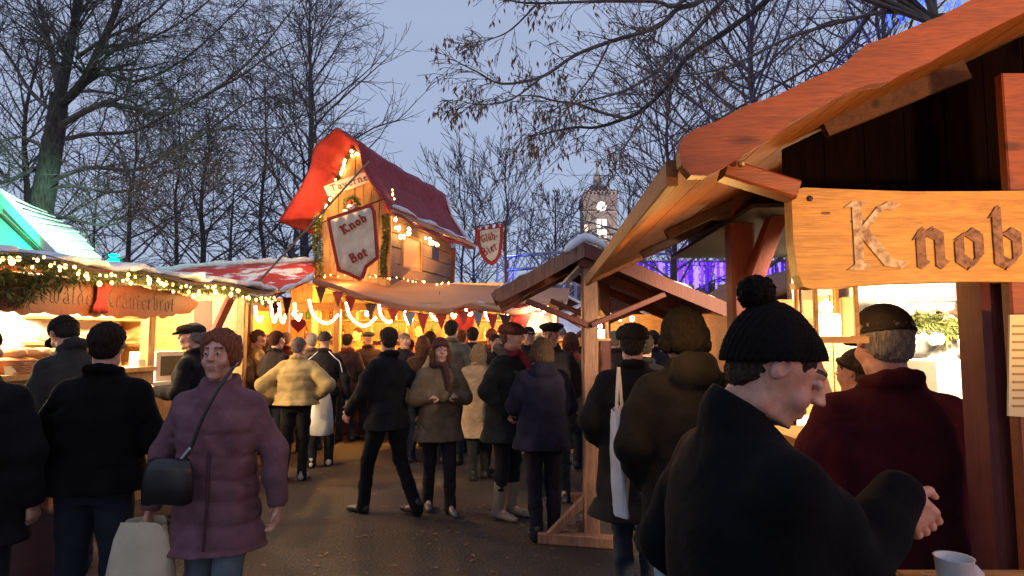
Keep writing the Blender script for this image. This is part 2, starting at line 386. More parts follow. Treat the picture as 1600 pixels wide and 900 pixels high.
for sx, z0, hh in ((-1, 52, 3), (-1, 42, 2), (-1, 36, 5), (1, 36, 4), (1, 41, 2)):
    MB().box((tc+sx*6.8-.9, tY-.9, z0), (tc+sx*6.8+.7, tY-.74, z0+hh)).build('side_window', M['glow_window'], t)
mb = MB().box((tc-30, tY+2, 0), (tc+62, tY+34, 25)); mb.build('wing', M['brick'], t)
mb = MB().box((tc-30.5, tY+1.5, 25.02), (tc+62.5, tY+34.5, 26.4)); mb.build('wing_cornice', M['stone'], t)
for i in range(20):
    x = tc-27+i*4.5
    if abs(x-tc) < hw+1.5: continue
    MB().box((x-.9, tY+1.8, 14), (x+.9, tY+1.97, 20)).build('window', M['glow_window'] if i % 3 == 1 else M['black'], t)

# ---- LED light curtain and trusses
def truss(name, a, c, size, label, mt, parent=None, nb=14):
    a = Vector(a); c = Vector(c); t = parent or thing(name, label, 'truss', a)
    d = (c-a).normalized(); u = Vector((0, 0, 1)) if abs(d.z) < .7 else Vector((1, 0, 0)); sd = d.cross(u).normalized()
    mb = MB(); cor = [u*size/2*s1 + sd*size/2*s2 for s1, s2 in ((1, 1), (1, -1), (-1, -1), (-1, 1))]
    for q in cor: mb.tube([a+q, c+q], .035, 6)
    mb.build('chord', mt, t)
    mb = MB(); L = (c-a).length
    for i in range(nb):
        p0 = a + d*L*i/nb; p1 = a + d*L*(i+1)/nb
        for j in range(4):
            q0, q1 = cor[j], cor[(j+1) % 4]
            mb.tube([p0+(q0 if i % 2 else q1), p1+(q1 if i % 2 else q0)], .018, 4)
    mb.build('bracing', mt, t); return t
cY = 26.0
t = truss('light_curtain', W(975, 403, cY), W(1250, 403, cY), .35, '', M['metal'], thing('light_curtain', 'violet LED light curtain hanging from a truss behind the wooden shelter', 'light curtain', W(975, 403, cY)), 24)
x0, x1 = PX(982, cY), PX(1245, cY); ztop = W(0, 407, cY).z; zb = W(0, 447, cY).z
k = 0; x = x0
while x < x1:
    wd = random.choice((.10, .16, .24)); mt = random.choice(('purple1', 'purple1', 'purple2', 'purple3', 'purple3'))
    zz = zb + random.uniform(-.25, .2)
    mb = MB(); z = ztop
    while z > zz:
        hgt = random.uniform(.10, .2); mb.tube([(x, cY+random.uniform(-.05, .05), z), (x, cY, max(zz-.02, z-hgt))], wd*.42, 6); z -= hgt+.012
    mb.build('light_strand', M[mt], t); x += wd*random.uniform(.9, 1.25); k += 1
for sx in (-.2, 7.9):
    pass
MB().tube([(x0-.1, cY+.3, 0), (x0-.1, cY+.3, ztop+.4)], .07, 8).build('mast', M['metal'], t)
MB().tube([(x1+.1, cY+.3, 0), (x1+.1, cY+.3, ztop+.4)], .07, 8).build('mast', M['metal'], t)
lamp('violet_glow', (PX(1080, cY), cY-1.5, ztop-.5), 260, (.35, .12, 1), .6)
a = W(786, 412, 24); c = W(890, 404, 24)
t = truss('truss_gantry', a, c, .55, 'blue lit steel truss gantry beyond the pennant', M['metal'], None, 9)
truss('', (a.x, a.y, .02), (a.x, a.y, a.z), .45, '', M['metal'], t, 12); truss('', (c.x, c.y, .02), (c.x, c.y, c.z), .45, '', M['metal'], t, 12)
t['category'] = 'truss'
tl = lamp('tower_flood', (tc-4, tY-60, 6), 420000, (1, .92, .84), 1.0, 'SPOT', spot_size=R(34), spot_blend=.5); aim(tl, (tc, tY, 52))
lamp('gantry_light', (a.x+.4, 23.0, a.z-.6), 300, (.12, .16, 1), .3)

# ============================================================ small makers
def bulbstring(pts, n, mt, parent, r=.018, name='bulb', cable=True, drop=.03):
    pts = [Vector(p) for p in pts]
    if cable: MB().tube(smoothpoly(pts, 3), .006, 5).build('cable', M['black'], parent)
    for i in range(n):
        p = polyat(smoothpoly(pts, 4), (i+.5+random.uniform(-.6, .6))/n) + Vector((random.uniform(-1, 1), random.uniform(-1, 1), random.uniform(-1, 1)))*r*1.9; rr = r*random.uniform(.6, 1.5)
        MB().ball((p.x+random.uniform(-.01, .01), p.y-.02, p.z-drop-rr), (rr, rr, rr*1.35), 8, 6).build(name, mt, parent, smooth=True)
def fir(mb, p, r, n, L=.07):
    for _ in range(n):
        d = Vector((random.gauss(0, 1), random.gauss(0, 1), random.gauss(0, .8))).normalized()
        c = Vector(p) + d*r*random.uniform(.3, 1); e = c + (d + Vector((0, 0, -.35)))*L*random.uniform(.6, 1.3)
        s = d.cross(Vector((random.random(), random.random(), random.random()))).normalized()*L*.13
        mb.add([c-s, c+s, e], [(0, 1, 2)])
def garland(pts, rad, parent, n=60, per=70, L=.07):
    mb = MB(); sp = smoothpoly(pts, 4)
    for i in range(n):
        fir(mb, polyat(sp, (i+.5)/n) + Vector((0, 0, random.uniform(-.3, .3)*rad)), rad*random.uniform(.7, 1.15), per, L)
    return mb.build('fir_sprigs', M['green'], parent, fixn=False)
def loaf(mb_name, c, a, L, r, label, group, h=.75, mt='bread'):
    mb = MB(); prof = []
    for i in range(9):
        tt = i/8; x = (tt-.5)*L; rr = r*math.sqrt(max(.02, 1-(2*tt-1)**2*.96))
        prof.append((x, rr))
    vs = []; n = 10
    for x, rr in prof:
        for k in range(n):
            th = 2*math.pi*k/n; yy = rr*math.cos(th); zz = rr*h*math.sin(th) + (.004*math.sin(x*90))
            vs.append((c[0]+x*math.cos(a)-yy*math.sin(a), c[1]+x*math.sin(a)+yy*math.cos(a), c[2]+rr*0+r*h+zz))
    mb.add(vs, [(i*n+k, i*n+(k+1) % n, (i+1)*n+(k+1) % n, (i+1)*n+k) for i in range(8) for k in range(n)] + [tuple(range(n-1, -1, -1)), tuple(range(8*n, 9*n))])
    return tag(mb.build(mb_name, M[mt], smooth=True), label, 'bread', group)
def bottle(c, h, r, m_, label, group):
    mb = MB().lathe(c, [(r*.9, 0), (r, .01), (r, h*.55), (r*.85, h*.64), (r*.35, h*.78), (r*.33, h*.97), (r*.4, h)], 10)
    return tag(mb.build('bottle', m_, smooth=True), label, 'bottle', group)

# ============================================================ LEFT BREAD STALL
LD = Vector((.184, .983, 0)); LN = Vector((-.983, .184, 0))
def LS(Y, dn, z):
    return Vector((-4.2+.1875*(Y-5), Y, 0)) + LN*dn + Vector((0, 0, z))
def lquad(mb, Y0, Y1, d0, d1, z0, z1):
    p = [LS(Y0, d0, z0), LS(Y1, d0, z0), LS(Y1, d1, z0), LS(Y0, d1, z0)]
    return mb.prism(p, (0, 0, z1-z0))
st = thing('bread_stall', 'long wooden bread stall with brightly lit counter, carved board sign and fir garland', 'market stall', LS(6.3, 1, 0))
mb = MB(); yy = 4.0
while yy < 8.2:
    lquad(mb, yy, min(yy+.15, 8.25), 1.9, 1.93, 0, 2.3); yy += .155
mb.build('back_wall', M['wood_light'], st)
mb = MB(); nr, nc = 10, 30
rows = [[LS(lerp(4.0, 8.1, j/nc), 1.84+.03*math.sin(j*1.9+i*.4)+.02*math.sin(i*1.3+j), lerp(.9, 2.22, i/nr)) for j in range(nc+1)] for i in range(nr+1)]
mb.grid(rows).build('cloth_lining', M['white_tarp'], st, smooth=True, fixn=False)
mb = MB(); lquad(mb, 4.0, 4.04, 0, 1.9, 0, 2.3).build('side_wall', M['wood_light'], st)
mb = MB(); lquad(mb, 8.2, 8.24, .1, 1.9, 0, 2.3).build('side_wall', M['wood_light'], st)
for Y in (4.1, 6.55, 8.15):
    MB().beam(LS(Y, .0, 0), LS(Y, .0, 2.28), .11, .11, (0, 1, 0)).build('post', M['wood_v'], st)
MB().beam(LS(4.0, .0, 2.25), LS(8.25, .0, 2.25), .1, .12).build('front_beam', M['wood_light'], st)
# roof: low lumpy boards with snow
rows = []
for i in range(7):
    dn = lerp(-.38, 2.1, i/6)
    rows.append([LS(lerp(3.8, 8.4, j/24), dn, 2.26+.13*math.sin(math.pi*i/6*.62)+.03*math.sin(j*1.1+i)) for j in range(25)])
MB().grid(rows, (0, 0, -.045)).build('roof', M['wood_dark'], st, smooth=True)
rows2 = []
for i in range(9):
    dn = lerp(-.30, 2.0, i/8)
    rows2.append([LS(lerp(4.0, 8.3, j/40), dn+(.07*math.sin(j*.9)+.05*math.sin(j*2.3) if i in (0,) else 0), 2.29+.13*math.sin(math.pi*(dn+.38)/2.48*.62)+.02+.035*abs(math.sin(j*.55+i*.8))+.02*math.sin(j*1.7)) for j in range(41)])
MB().grid(rows2, (0, 0, -.05)).build('roof_snow', M['snow'], st, smooth=True)
# counter
mb = MB(); lquad(mb, 4.05, 6.45, -.22, .5, 1.29, 1.335); mb.build('counter_top', M['wood_light'], st)
mb = MB(); lquad(mb, 4.05, 6.45, -.18, -.14, 1.16, 1.288); lquad(mb, 4.05, 6.45, -.18, -.14, 0, .84)
mb.build('counter_front', M['wood_light'], st)
mb = MB(); lquad(mb, 4.05, 6.45, -.13, .4, .86, .885); lquad(mb, 4.05, 6.45, .36, .4, .89, 1.28); mb.build('display_shelf', M['cream'], st)
for Y in (4.06, 5.3, 6.42): 
    mb = MB(); lquad(mb, Y, Y+.04, -.17, -.145, .842, 1.158); mb.build('display_post', M['wood_light'], st)
mb = MB(); lquad(mb, 6.7, 8.05, .05, .55, 1.10, 1.14); mb.build('side_counter', M['cream'], st)
mb = MB(); lquad(mb, 6.7, 8.05, .1, .14, 0, 1.098); mb.build('side_counter_front', M['wood_light'], st)
for z in (1.55, 1.85):
    mb = MB(); lquad(mb, 6.7, 8.1, 1.45, 1.8, z, z+.03); mb.build('wall_shelf', M['wood_light'], st)
# carved sign board
top = []; bot = []
for i in range(41):
    Y = lerp(4.45, 6.92, i/40)
    tz = 2.155 - .012*math.sin(i*.9) - .03*(i/40); bz = 1.835 + .012*math.sin(i*1.3) + .012*math.sin(i*2.9)
    if i > 28: q = (i-28)/12; bz += .10*q**1.6; tz -= .05*q**2
    if i > 38: bz += .02*(i-38); tz -= .03*(i-38)
    top.append(LS(Y, -.26, tz)); bot.append(LS(Y, -.26, bz))
mb = MB(); n_ = len(top)
F0 = [p - LN*.035 for p in top]; F1 = [p - LN*.035 for p in bot]
mb.add(top + bot + F0 + F1, [(i, i+1, n_+i+1, n_+i) for i in range(n_-1)] + [(2*n_+i, 3*n_+i, 3*n_+i+1, 2*n_+i+1) for i in range(n_-1)] +
       [(i, 2*n_+i, 2*n_+i+1, i+1) for i in range(n_-1)] + [(n_+i, n_+i+1, 3*n_+i+1, 3*n_+i) for i in range(n_-1)] + [(0, n_, 3*n_, 2*n_), (n_-1, 3*n_-1, 4*n_-1, 2*n_-1)])
sg = mb.build('sign_board', M['wood_board'], st)
mb = MB(); lettering(mb, 'Spreewälder Kräuterbrot', LS(4.73, -.297, 1.945), LD, (0, 0, 1), -LN, .098, .026, fit=1.88, nib=R(38), path=lambda x: -.03*x/1.9)
mb.build('carved_lettering', M['burnt'], sg)
# garland on the eave
gl = thing('fir_garland', 'fir garland with warm fairy lights along the bread stall eave', 'garland', LS(6.3, -.4, 2.2))
pts = [LS(4.5, -.36, 2.22), LS(5.0, -.38, 2.25), LS(5.5, -.36, 2.17), LS(6.0, -.38, 2.22), LS(6.6, -.38, 2.15), LS(7.2, -.38, 2.2), LS(7.9, -.36, 2.12), LS(8.5, -.2, 2.16)]
garland(pts, .05, gl, 90, 60, .05)
bulbstring([p + Vector((.06, -.02, .05)) for p in pts], 52, M['bulb_soft'], gl, .013)
bulbstring([p + Vector((.09, -.05, .0)) for p in pts], 30, M['bulb_soft'], gl, .015)
gl2 = thing('fir_swag', 'heavy fir swag hanging over the left end of the bread sign', 'garland', LS(4.85, -.42, 2))
mb = MB()
for i in range(9): fir(mb, LS(lerp(4.5, 5.5, random.random()), -.36, random.uniform(2.1, 2.2) - .0), .06, 80, .06)
for i in range(8): fir(mb, LS(lerp(4.4, 5.02, random.random()), -.36, random.uniform(1.93, 2.12)), .07, 80, .06)
mb.build('fir_sprigs', M['green'], gl2, fixn=False)
# red cloth tied on the sign
mb = MB(); rows = []
for i in range(8):
    z = lerp(2.26, 1.86, i/7); rows.append([LS(lerp(5.56-.03*(i > 5), 5.70+.02*math.sin(i), j/8), -.33-.015*math.sin(j*1.7+i*.4), z) for j in range(9)])
tag(mb.grid(rows, LN*.008).build('red_cloth', M['banner_red'], smooth=True), 'dark red cloth hanging over the middle of the bread sign', 'cloth')
lamp('stall_lamp_light', LS(5.0, .8, 2.1), 380, (1, .74, .42), .08)
lamp('stall_lamp_light', LS(6.0, .8, 2.1), 380, (1, .74, .42), .08)
lamp('stall_lamp_light', LS(7.4, .8, 2.1), 220, (1, .70, .36), .08)
for i, (Y, lb) in enumerate(((5.0, 'near the left end'), (6.0, 'by the middle post'), (7.4, 'over the side counter'))):
    t = thing('work_lamp', 'bright hanging work lamp inside the bread stall, ' + lb, 'lamp', LS(Y, .8, 2.2), 'work lamps in the bread stall')
    MB().lathe(LS(Y, .8, 2.19), [(.03, .12), (.05, .06), (.13, 0)], 14).build('lamp_shade', M['metal'], t)
    MB().ball(LS(Y, .8, 2.18), .045, 10, 8).build('bulb', M['lampwhite'], t, smooth=True)
lamp('eave_glow', LS(5.6, -.7, 2.16), 30, (1, .6, .2), .15)
lamp('eave_glow', LS(7.0, -.62, 2.2), 26, (1, .6, .2), .15)
# baskets and bread on the counter
def basket(c, ang, L, Wd, H, label, group=None):
    t = thing('bread_basket', label, 'basket', c, group)
    ca, sa = math.cos(ang), math.sin(ang)
    def q(x, y, z): return (c[0]+x*ca-y*sa, c[1]+x*sa+y*ca, c[2]+z)
    mb = MB(); n = 36
    for k in range(7):
        z = .012+k*H/7; f = .86+.14*k/7; ring = []
        for j in range(n+1):
            th = 2*math.pi*j/n; x = abs(math.cos(th))**.5*math.copysign(1, math.cos(th))*L/2*f; y = abs(math.sin(th))**.5*math.copysign(1, math.sin(th))*Wd/2*f
            ring.append(q(x, y, z+.005*math.sin(j*math.pi+k*math.pi)))
        mb.tube(ring, H/13, 6)
    mb.build('weave', M['basket'], t)
    MB().prism([q(-L*.42, -Wd*.42, .004), q(L*.42, -Wd*.42, .004), q(L*.42, Wd*.42, .004), q(-L*.42, Wd*.42, .004)], (0, 0, .01)).build('base', M['basket'], t)
    return t
bp = LS(5.28, .02, 1.338); basket(bp, R(80), .62, .36, .11, 'wicker basket heaped with pale loaves on the bread counter')
bdesc = ['pale long loaf lying lowest in the counter basket nearest the path', 'pale loaf at the back of the counter basket', 'round-ended loaf in the middle of the counter basket', 'loaf at the far end of the counter basket',
         'loaf on top of the heap in the counter basket', 'smaller loaf crowning the heap toward the price frame', 'flour dusted loaf on the near end of the heap', 'loaf leaning on the basket rim beside the frame']
for i in range(8):
    if i < 4: p = bp + LD*(-.21+i*.14) + LN*random.uniform(-.06, .06) + Vector((0, 0, .045))
    else: p = bp + LD*(-.17+(i-4)*.115) + LN*random.uniform(-.08, .08) + Vector((0, 0, .12))
    loaf('bread_loaf', p, random.uniform(-.5, .5), .26, .062, bdesc[i], 'loaves heaped in the counter basket')
b2 = LS(5.5, 1.1, 1.5); basket(b2, R(80), .6, .3, .14, 'high wicker basket behind the bread counter against the bright cloth')
mb = MB(); lquad(mb, 5.1, 6.0, .9, 1.3, 1.46, 1.498); lquad(mb, 5.12, 5.16, .95, 1.25, 0, 1.458); lquad(mb, 5.9, 5.94, .95, 1.25, 0, 1.458)
tag(mb.build('side_table', M['wood_light']), 'raised wooden table behind the bread counter carrying the high basket', 'table')
for i in range(7):
    Y = 4.75+i*.24; loaf('shelf_loaf', LS(Y, .05, .888), R(10+i*7), .19, .05, 'flour dusted loaf in the open display under the bread counter, ' + ['nearest the camera', 'second along', 'third along', 'middle of the row', 'fifth along', 'sixth along', 'farthest along'][i], 'loaves in the display under the counter')
for i in range(6):
    Y = 6.85+i*.22; loaf('wall_loaf', LS(Y, 1.62, 1.582), R(80), .22, .06, 'brown loaf on the lower wall shelf of the bread stall, ' + ['first from the left', 'second', 'third', 'fourth', 'fifth', 'last beside the post'][i], 'loaves on the wall shelf')
for i, (Y, lb) in enumerate(((4.95, 'leftmost'), (5.42, 'beside the basket'), (6.0, 'right of the framed card'), (6.3, 'rightmost on the counter'))):
    a = LS(Y, -.14, 1.337); bq = LS(Y+.1, -.13, 1.337)
    tag(MB().prism([a, bq, bq + Vector((0, 0, .07)) + LN*.02, a + Vector((0, 0, .07)) + LN*.02], LN*.003).build('price_card', M['paper']), 'small blank cream price card on the bread counter, ' + lb, 'card', 'price cards on the bread counter')
t = thing('price_placard', 'small framed price card standing on the bread counter', 'frame', LS(5.72, -.1, 1.337))
a = LS(5.63, -.12, 1.338); bq = LS(5.80, -.06, 1.338)
MB().prism([a, bq, bq + Vector((0, 0, .23)), a + Vector((0, 0, .23))], LN*.012).build('frame', M['wood_dark'], t)
dd = (bq-a); o_ = -LN*.003
MB().prism([a+dd*.12+o_+Vector((0, 0, .03)), a+dd*.88+o_+Vector((0, 0, .03)), a+dd*.88+o_+Vector((0, 0, .2)), a+dd*.12+o_+Vector((0, 0, .2))], -o_*.4).build('card', M['maroon_cloth'], t)
t = thing('oven', 'white table oven with dark door on the side counter of the bread stall', 'oven', LS(7.0, .3, 1.142))
mb = MB(); lquad(mb, 6.85, 7.4, .15, .5, 1.142, 1.47).build('casing', M['cream'], t)
mb = MB(); lquad(mb, 6.92, 7.25, .14, .149, 1.2, 1.42).build('door', M['black'], t)

# rear snowy red canopy between bread stall and tavern
t = thing('red_canopy', 'red tarpaulin canopy covered with patchy snow beside the tavern hut', 'canopy', (-3.9, 9.5, 0))
fr = [W(205, 436, 8.0), W(260, 441, 8.2), W(320, 451, 8.4), W(386, 465, 8.7), W(420, 461, 8.9), W(455, 450, 9.0), W(489, 434, 9.1)]
bk = [W(190, 432, 11), W(250, 424, 11), W(310, 417, 11.2), W(380, 412, 11.3), W(420, 410, 11.4), W(455, 409, 11.4), W(494, 408, 11.5)]
mid = [a.lerp(c, .5) + Vector((0, 0, -.05+.10*math.sin(i*1.9))) for i, (a, c) in enumerate(zip(fr, bk))]
q1 = [a.lerp(c, .2) + Vector((0, 0, .05*math.sin(i*2.3))) for i, (a, c) in enumerate(zip(fr, bk))]
q3 = [a.lerp(c, .78) + Vector((0, 0, .05*math.sin(i*2.9+1))) for i, (a, c) in enumerate(zip(fr, bk))]
MB().grid([smoothpoly(r_, 5) for r_ in (fr, q1, mid, q3, bk)], (0, 0, -.03)).build('canopy_sheet', M['red_snow'], t, smooth=True)
rr = [Vector(p) + Vector((0, 0, .02)) for p in smoothpoly(fr, 4)]
MB().tube(rr, [.035+.02*math.sin(i*1.7) for i in range(len(rr))], 8).build('snow_edge', M['snow'], t, smooth=True)
rr = [Vector(p) + Vector((0, 0, .02)) for p in smoothpoly(bk, 4)]
MB().tube(rr, [.06+.02*math.sin(i*2.1) for i in range(len(rr))], 8).build('snow_ridge', M['snow'], t, smooth=True)
for p in (fr[3], bk[0], bk[6], bk[3]): MB().beam((p.x, p.y+.05, 0), (p.x, p.y+.05, p.z-.03), .12, .12, (0, 1, 0)).build('post', M['wood_v'], t)
MB().beam(W(330, 530, 7.9), W(362, 462, 8.1), .09, .1).build('brace', M['wood_red'], t)
MB().beam(W(318, 470, 8.3), W(318, 545, 8.3), .25, .03, (0, 1, 0)).build('shutter', M['wood_dark'], t)

# ============================================================ TAVERN STALL
M['tan_cloth'] = m_noise('tan_cloth', (.26, .10, .06), (.38, .17, .10), scale=4, rough=.9)
tv = thing('tavern_stall', 'wide open-fronted tavern stall glowing orange under a sagging brown awning', 'market stall', (-1.2, 10.5, 0))
mb = MB(); x = -4.6
while x < .75:
    mb.box((x, 12.6+random.uniform(0, .01), 0), (x+.145, 12.63, 2.75)); x += .15
mb.build('back_wall', M['wood_v'], tv)
MB().box((-4.66, 9.6, 0), (-4.62, 12.6, 2.4)).build('side_wall', M['wood_v'], tv)
MB().box((.76, 10.4, 0), (.8, 12.6, 2.2)).build('side_wall', M['wood_v'], tv)
mb = MB(); x = -4.55
while x < .72:
    mb.box((x, 10.4+random.uniform(0, .012), 0), (x+.115, 10.43, 1.04)); x += .12
mb.build('counter_front', M['wood_red'], tv)
MB().box((-4.58, 10.25, 1.045), (.75, 10.95, 1.085)).build('counter_top', M['wood_light'], tv)
for px, Y in ((527, 10.3), (384, 9.6), (800, 10.3)):
    X = PX(px, Y); MB().beam((X, Y, 0), (X, Y, 2.5 if px != 800 else 2.15), .11, .11, (0, 1, 0)).build('post', M['wood_v'], tv)
MB().beam((-4.5, 10.4, 2.15), (.75, 10.4, 2.15), .08, .14).build('front_rail', M['wood_light'], tv)
for z in (1.55, 1.95):
    MB().box((-4.4, 12.3, z), (.6, 12.58, z+.03)).build('wall_shelf', M['wood_light'], tv)
fr = [W(489, 434, 9.1), W(515, 441, 9.0), W(540, 450, 8.95), W(570, 461, 8.9), W(605, 470, 8.9), W(640, 477, 8.9), W(680, 481, 8.9), W(712, 479, 8.9), W(735, 473, 8.9), W(760, 479, 8.9), W(800, 482, 9.1), W(840, 476, 9.4), W(880, 468, 9.8)]
bk = [W(492, 428, 11.7), W(515, 430, 11.7), W(540, 432, 11.7), W(580, 434, 11.7), W(610, 437, 11.7), W(650, 440, 11.7), W(690, 443, 11.7), W(720, 444, 11.7), W(750, 445, 11.7), W(780, 446, 11.7), W(810, 447, 11.7), W(850, 449, 11.7), W(890, 450, 11.7)]
rows = []
for k, tt in enumerate((0, .25, .5, .75, 1)):
    sag = -.16*math.sin(math.pi*tt)
    rows.append(smoothpoly([a.lerp(c, tt) + Vector((0, 0, sag+.04*math.sin(i*1.7+k)*(0 < tt < 1))) for i, (a, c) in enumerate(zip(fr, bk))], 4))
MB().grid(rows, (0, 0, -.02)).build('awning', M['awning'], tv, smooth=True)
e = smoothpoly(fr, 4)
rows = [[p + Vector((0, -.012, -.015)) for p in e], [p + Vector((0, -.02+.012*math.sin(i*1.1), -.05-.015*math.sin(i*.8))) for i, p in enumerate(e)], [p + Vector((0, .02*math.sin(i*1.1), -.085-.02*math.sin(i*.8))) for i, p in enumerate(e)]]
MB().grid(rows, (0, .008, 0)).build('valance', M['tan_cloth'], tv, smooth=True)
for X, Y, pw in ((-3.9, 10.9, 300), (-2.6, 10.8, 340), (-1.3, 10.8, 340), (-.1, 10.9, 300)):
    lamp('tavern_lamp_light', (X, Y, 2.02), pw, (1, .43, .07), .09)
for i, (X, lb) in enumerate(((-3.9, 'leftmost of four'), (-2.6, 'right of the yellow post'), (-1.3, 'over the middle of the counter'), (-.1, 'rightmost of four'))):
    t = thing('hanging_bulb', 'glowing bare bulb hanging inside the tavern, ' + lb, 'lamp', (X, 10.9, 2.1), 'bulbs hanging in the tavern')
    MB().tube([(X, 10.9, 2.45), (X, 10.9, 2.12)], .006, 5).build('cable', M['black'], t)
    MB().lathe((X, 10.9, 2.08), [(.018, .05), (.022, 0)], 8).build('socket', M['black'], t)
    MB().ball((X, 10.9, 2.045), (.04, .04, .05), 12, 8).build('bulb', M['lampwhite'], t, smooth=True)
# rope light swags: (x px start, x px end, y top, y bottom, depth, kind)
sw = [(391, 391, 475, 520, 9.6), (399, 410, 478, 502, 9.9), (424, 432, 470, 502, 9.9), (436, 446, 470, 503, 10), (460, 470, 473, 500, 10), (483, 529, 468, 504, 9.7), (541, 588, 472, 508, 9.7), (592, 618, 476, 503, 9.8), (632, 645, 480, 505, 9.9), (672, 690, 482, 500, 9.9), (705, 712, 482, 496, 9.8), (758, 768, 482, 500, 9.9), (728, 738, 482, 492, 9.8)]
swl = ['straight drop against the left post', 'short hook beside the left post', 'narrow hook, third from the left', 'narrow hook, fourth from the left', 'hook over the red heart', 'wide bright loop left of the yellow post', 'wide bright loop right of the yellow post', 'half loop beside the wide loops', 'slanting hook over the striding man', 'low loop over the middle of the counter', 'short hook beside the red hanging cloth', 'hook near the right end of the awning', 'small loop between the red cloths']
for (xa, xb, ya, yb, Y), lb in zip(sw, swl):
    if xa == xb: pts = [W(xa, ya, Y), W(xa, (ya+yb)/2, Y), W(xa, yb, Y)]
    else: pts = [W(xa, ya, Y), W(lerp(xa, xb, .12), lerp(ya, yb, .6), Y), W(lerp(xa, xb, .42), yb-1, Y), W(lerp(xa, xb, .7), yb, Y), W(xb, lerp(yb, ya, .35), Y+.05)]
    sp = smoothpoly(pts, 5)
    tag(MB().tube(sp, .021, 8).build('rope_light', M['tube'], smooth=True), 'glowing rope light under the tavern awning, ' + lb, 'rope light', 'rope lights under the tavern awning')
# bunting
t = thing('bunting', 'string of triangular red, green and grey pennants under the tavern awning edge', 'bunting', (-1.5, 9.1, 2.2))
MB().tube([p + Vector((0, .03, -.1)) for p in e], .006, 5).build('cord', M['black'], t)
pc = ['wood_dark', 'maroon_cloth', 'banner_red', 'wood_dark', 'banner_red', 'bluecloth', 'banner_red', 'banner_red', 'maroon_cloth', 'bluecloth', 'banner_red', 'wood_dark', 'banner_red']
M['bluecloth'] = m_plain('bluegrey_cloth', (.16, .16, .22), .9)
for px, mt_ in zip((500, 528, 548, 575, 612, 640, 664, 690, 722, 745, 770, 790, 815), pc):
    i = min(range(len(e)), key=lambda k: abs(W(px, 450, e[k].y).x - e[k].x)); p = e[i] + Vector((0, .03, -.10)); h = random.uniform(.2, .3); ww = .085
    MB().prism([p + Vector((-ww, 0, 0)), p + Vector((ww, 0, 0)), p + Vector((.01, -.01, -h))], (0, .006, 0)).build('pennant', M[mt_], t)
for px, py, s_ in ((430, 480, .25), (448, 475, .32), (415, 472, .2)):
    p = W(px, py, 9.3)
    MB().prism([p + Vector((-.07, 0, .1)), p + Vector((.08, 0, .1)), p + Vector((.0, 0, .1-s_))], (0, .006, 0)).build('pennant', M['wood_dark'], t)
def heart(c, s, label, grp=None):
    vs = []
    for k in range(24):
        a = 2*math.pi*k/24; vs.append((c[0]+s*.062*16*math.sin(a)**3/16*16/16, c[1], c[2]+s*(13*math.cos(a)-5*math.cos(2*a)-2*math.cos(3*a)-math.cos(4*a))/16*.062))
    return tag(MB().prism(vs, (0, .02, 0)).build('heart_decoration', M['red_cloth']), label, 'decoration', grp)
heart(W(466, 508, 9.5), 2.0, 'big red heart hanging beside the left tavern counter')
# red costume cloth hanging at the tavern, jars, pans
rows = [[W(lerp(700, 740, j/6)+2*math.sin(i), lerp(484, 545, i/8), 10.1+.05*math.sin(j*2+i*.5)) for j in range(7)] for i in range(9)]
tag(MB().grid(rows, (0, .01, 0)).build('red_drape', M['red_cloth'], smooth=True), 'bright red cloth hanging in the tavern front behind the crowd', 'cloth')
rows = [[W(lerp(800, 822, j/5)+2*math.sin(i), lerp(474, 508, i/6), 9.6+.04*math.sin(j*2+i*.5)) for j in range(6)] for i in range(7)]
tag(MB().grid(rows, (0, .01, 0)).build('orange_flag', M['red_cloth'], smooth=True), 'orange red flag at the right corner of the tavern awning', 'flag')
t = thing('corner_lamp', 'bright white bulb with warm cluster at the right corner of the tavern', 'lamp', W(835, 478, 9.5))
for px, py, rr, mt_ in ((833, 476, .05, 'lampwhite'), (842, 482, .03, 'bulb'), (850, 487, .025, 'bulb'), (845, 492, .03, 'bulb'), (856, 480, .02, 'bulb')):
    p = W(px, py, 9.5); MB().ball(p, rr, 10, 8).build('bulb', M[mt_], t, smooth=True)
MB().tube([W(826, 466, 9.5), W(834, 474, 9.5), W(858, 478, 9.5)], .008, 5).build('cable', M['black'], t)
lamp('corner_light', W(838, 486, 9.2), 40, (1, .72, .4), .06)
M['brown_glass'] = m_plain('brown_glass', (.12, .04, .015), .15); M['green_glass'] = m_plain('green_glass', (.03, .12, .05), .15); M['ceramic'] = m_plain('ceramic', (.6, .5, .4), .3)
k = 0
for row, (z, Y) in enumerate(((1.582, 12.42), (1.982, 12.42))):
    for i in range(18):
        X = -4.2+i*.26+random.uniform(-.05, .05)
        bottle((X, Y, z), random.uniform(.2, .32), .038, M[('brown_glass', 'green_glass', 'ceramic')[(i+row) % 3]], ('dark' if (i+row) % 3 < 2 else 'pale') + ' bottle on the ' + ('lower' if row == 0 else 'upper') + ' shelf along the tavern back wall', 'bottles on the %s tavern shelf' % ('lower' if row == 0 else 'upper'))
for i in range(9):
    X = -2.78+i*.075+random.uniform(-.01, .01)
    if i == 4: X += .02
    mb = MB().lathe((X, 10.5+.12*(i % 2), 1.087), [(.028, 0), (.03, .09), (.033, .1), (.030, .1)], 10)
    tag(mb.build('mug', M['ceramic' if i % 3 else 'brown_glass'], smooth=True), 'small mug in the row on the left of the tavern counter', 'mug', 'mugs on the tavern counter')
t = thing('frying_pan', 'large black iron pan on the tavern counter', 'pan', (PX(590, 10.6), 10.6, 1.087))
p = (PX(590, 10.6), 10.6, 1.10); MB().lathe(p, [(.2, 0), (.3, .16), (.31, .17), (.29, .16), (.19, .02)], 20).build('bowl', M['black'], t, smooth=True)
MB().tube([(p[0]-.3, p[1], p[2]+.15), (p[0]-.5, p[1], p[2]+.2)], .018, 8).build('handle', M['black'], t)
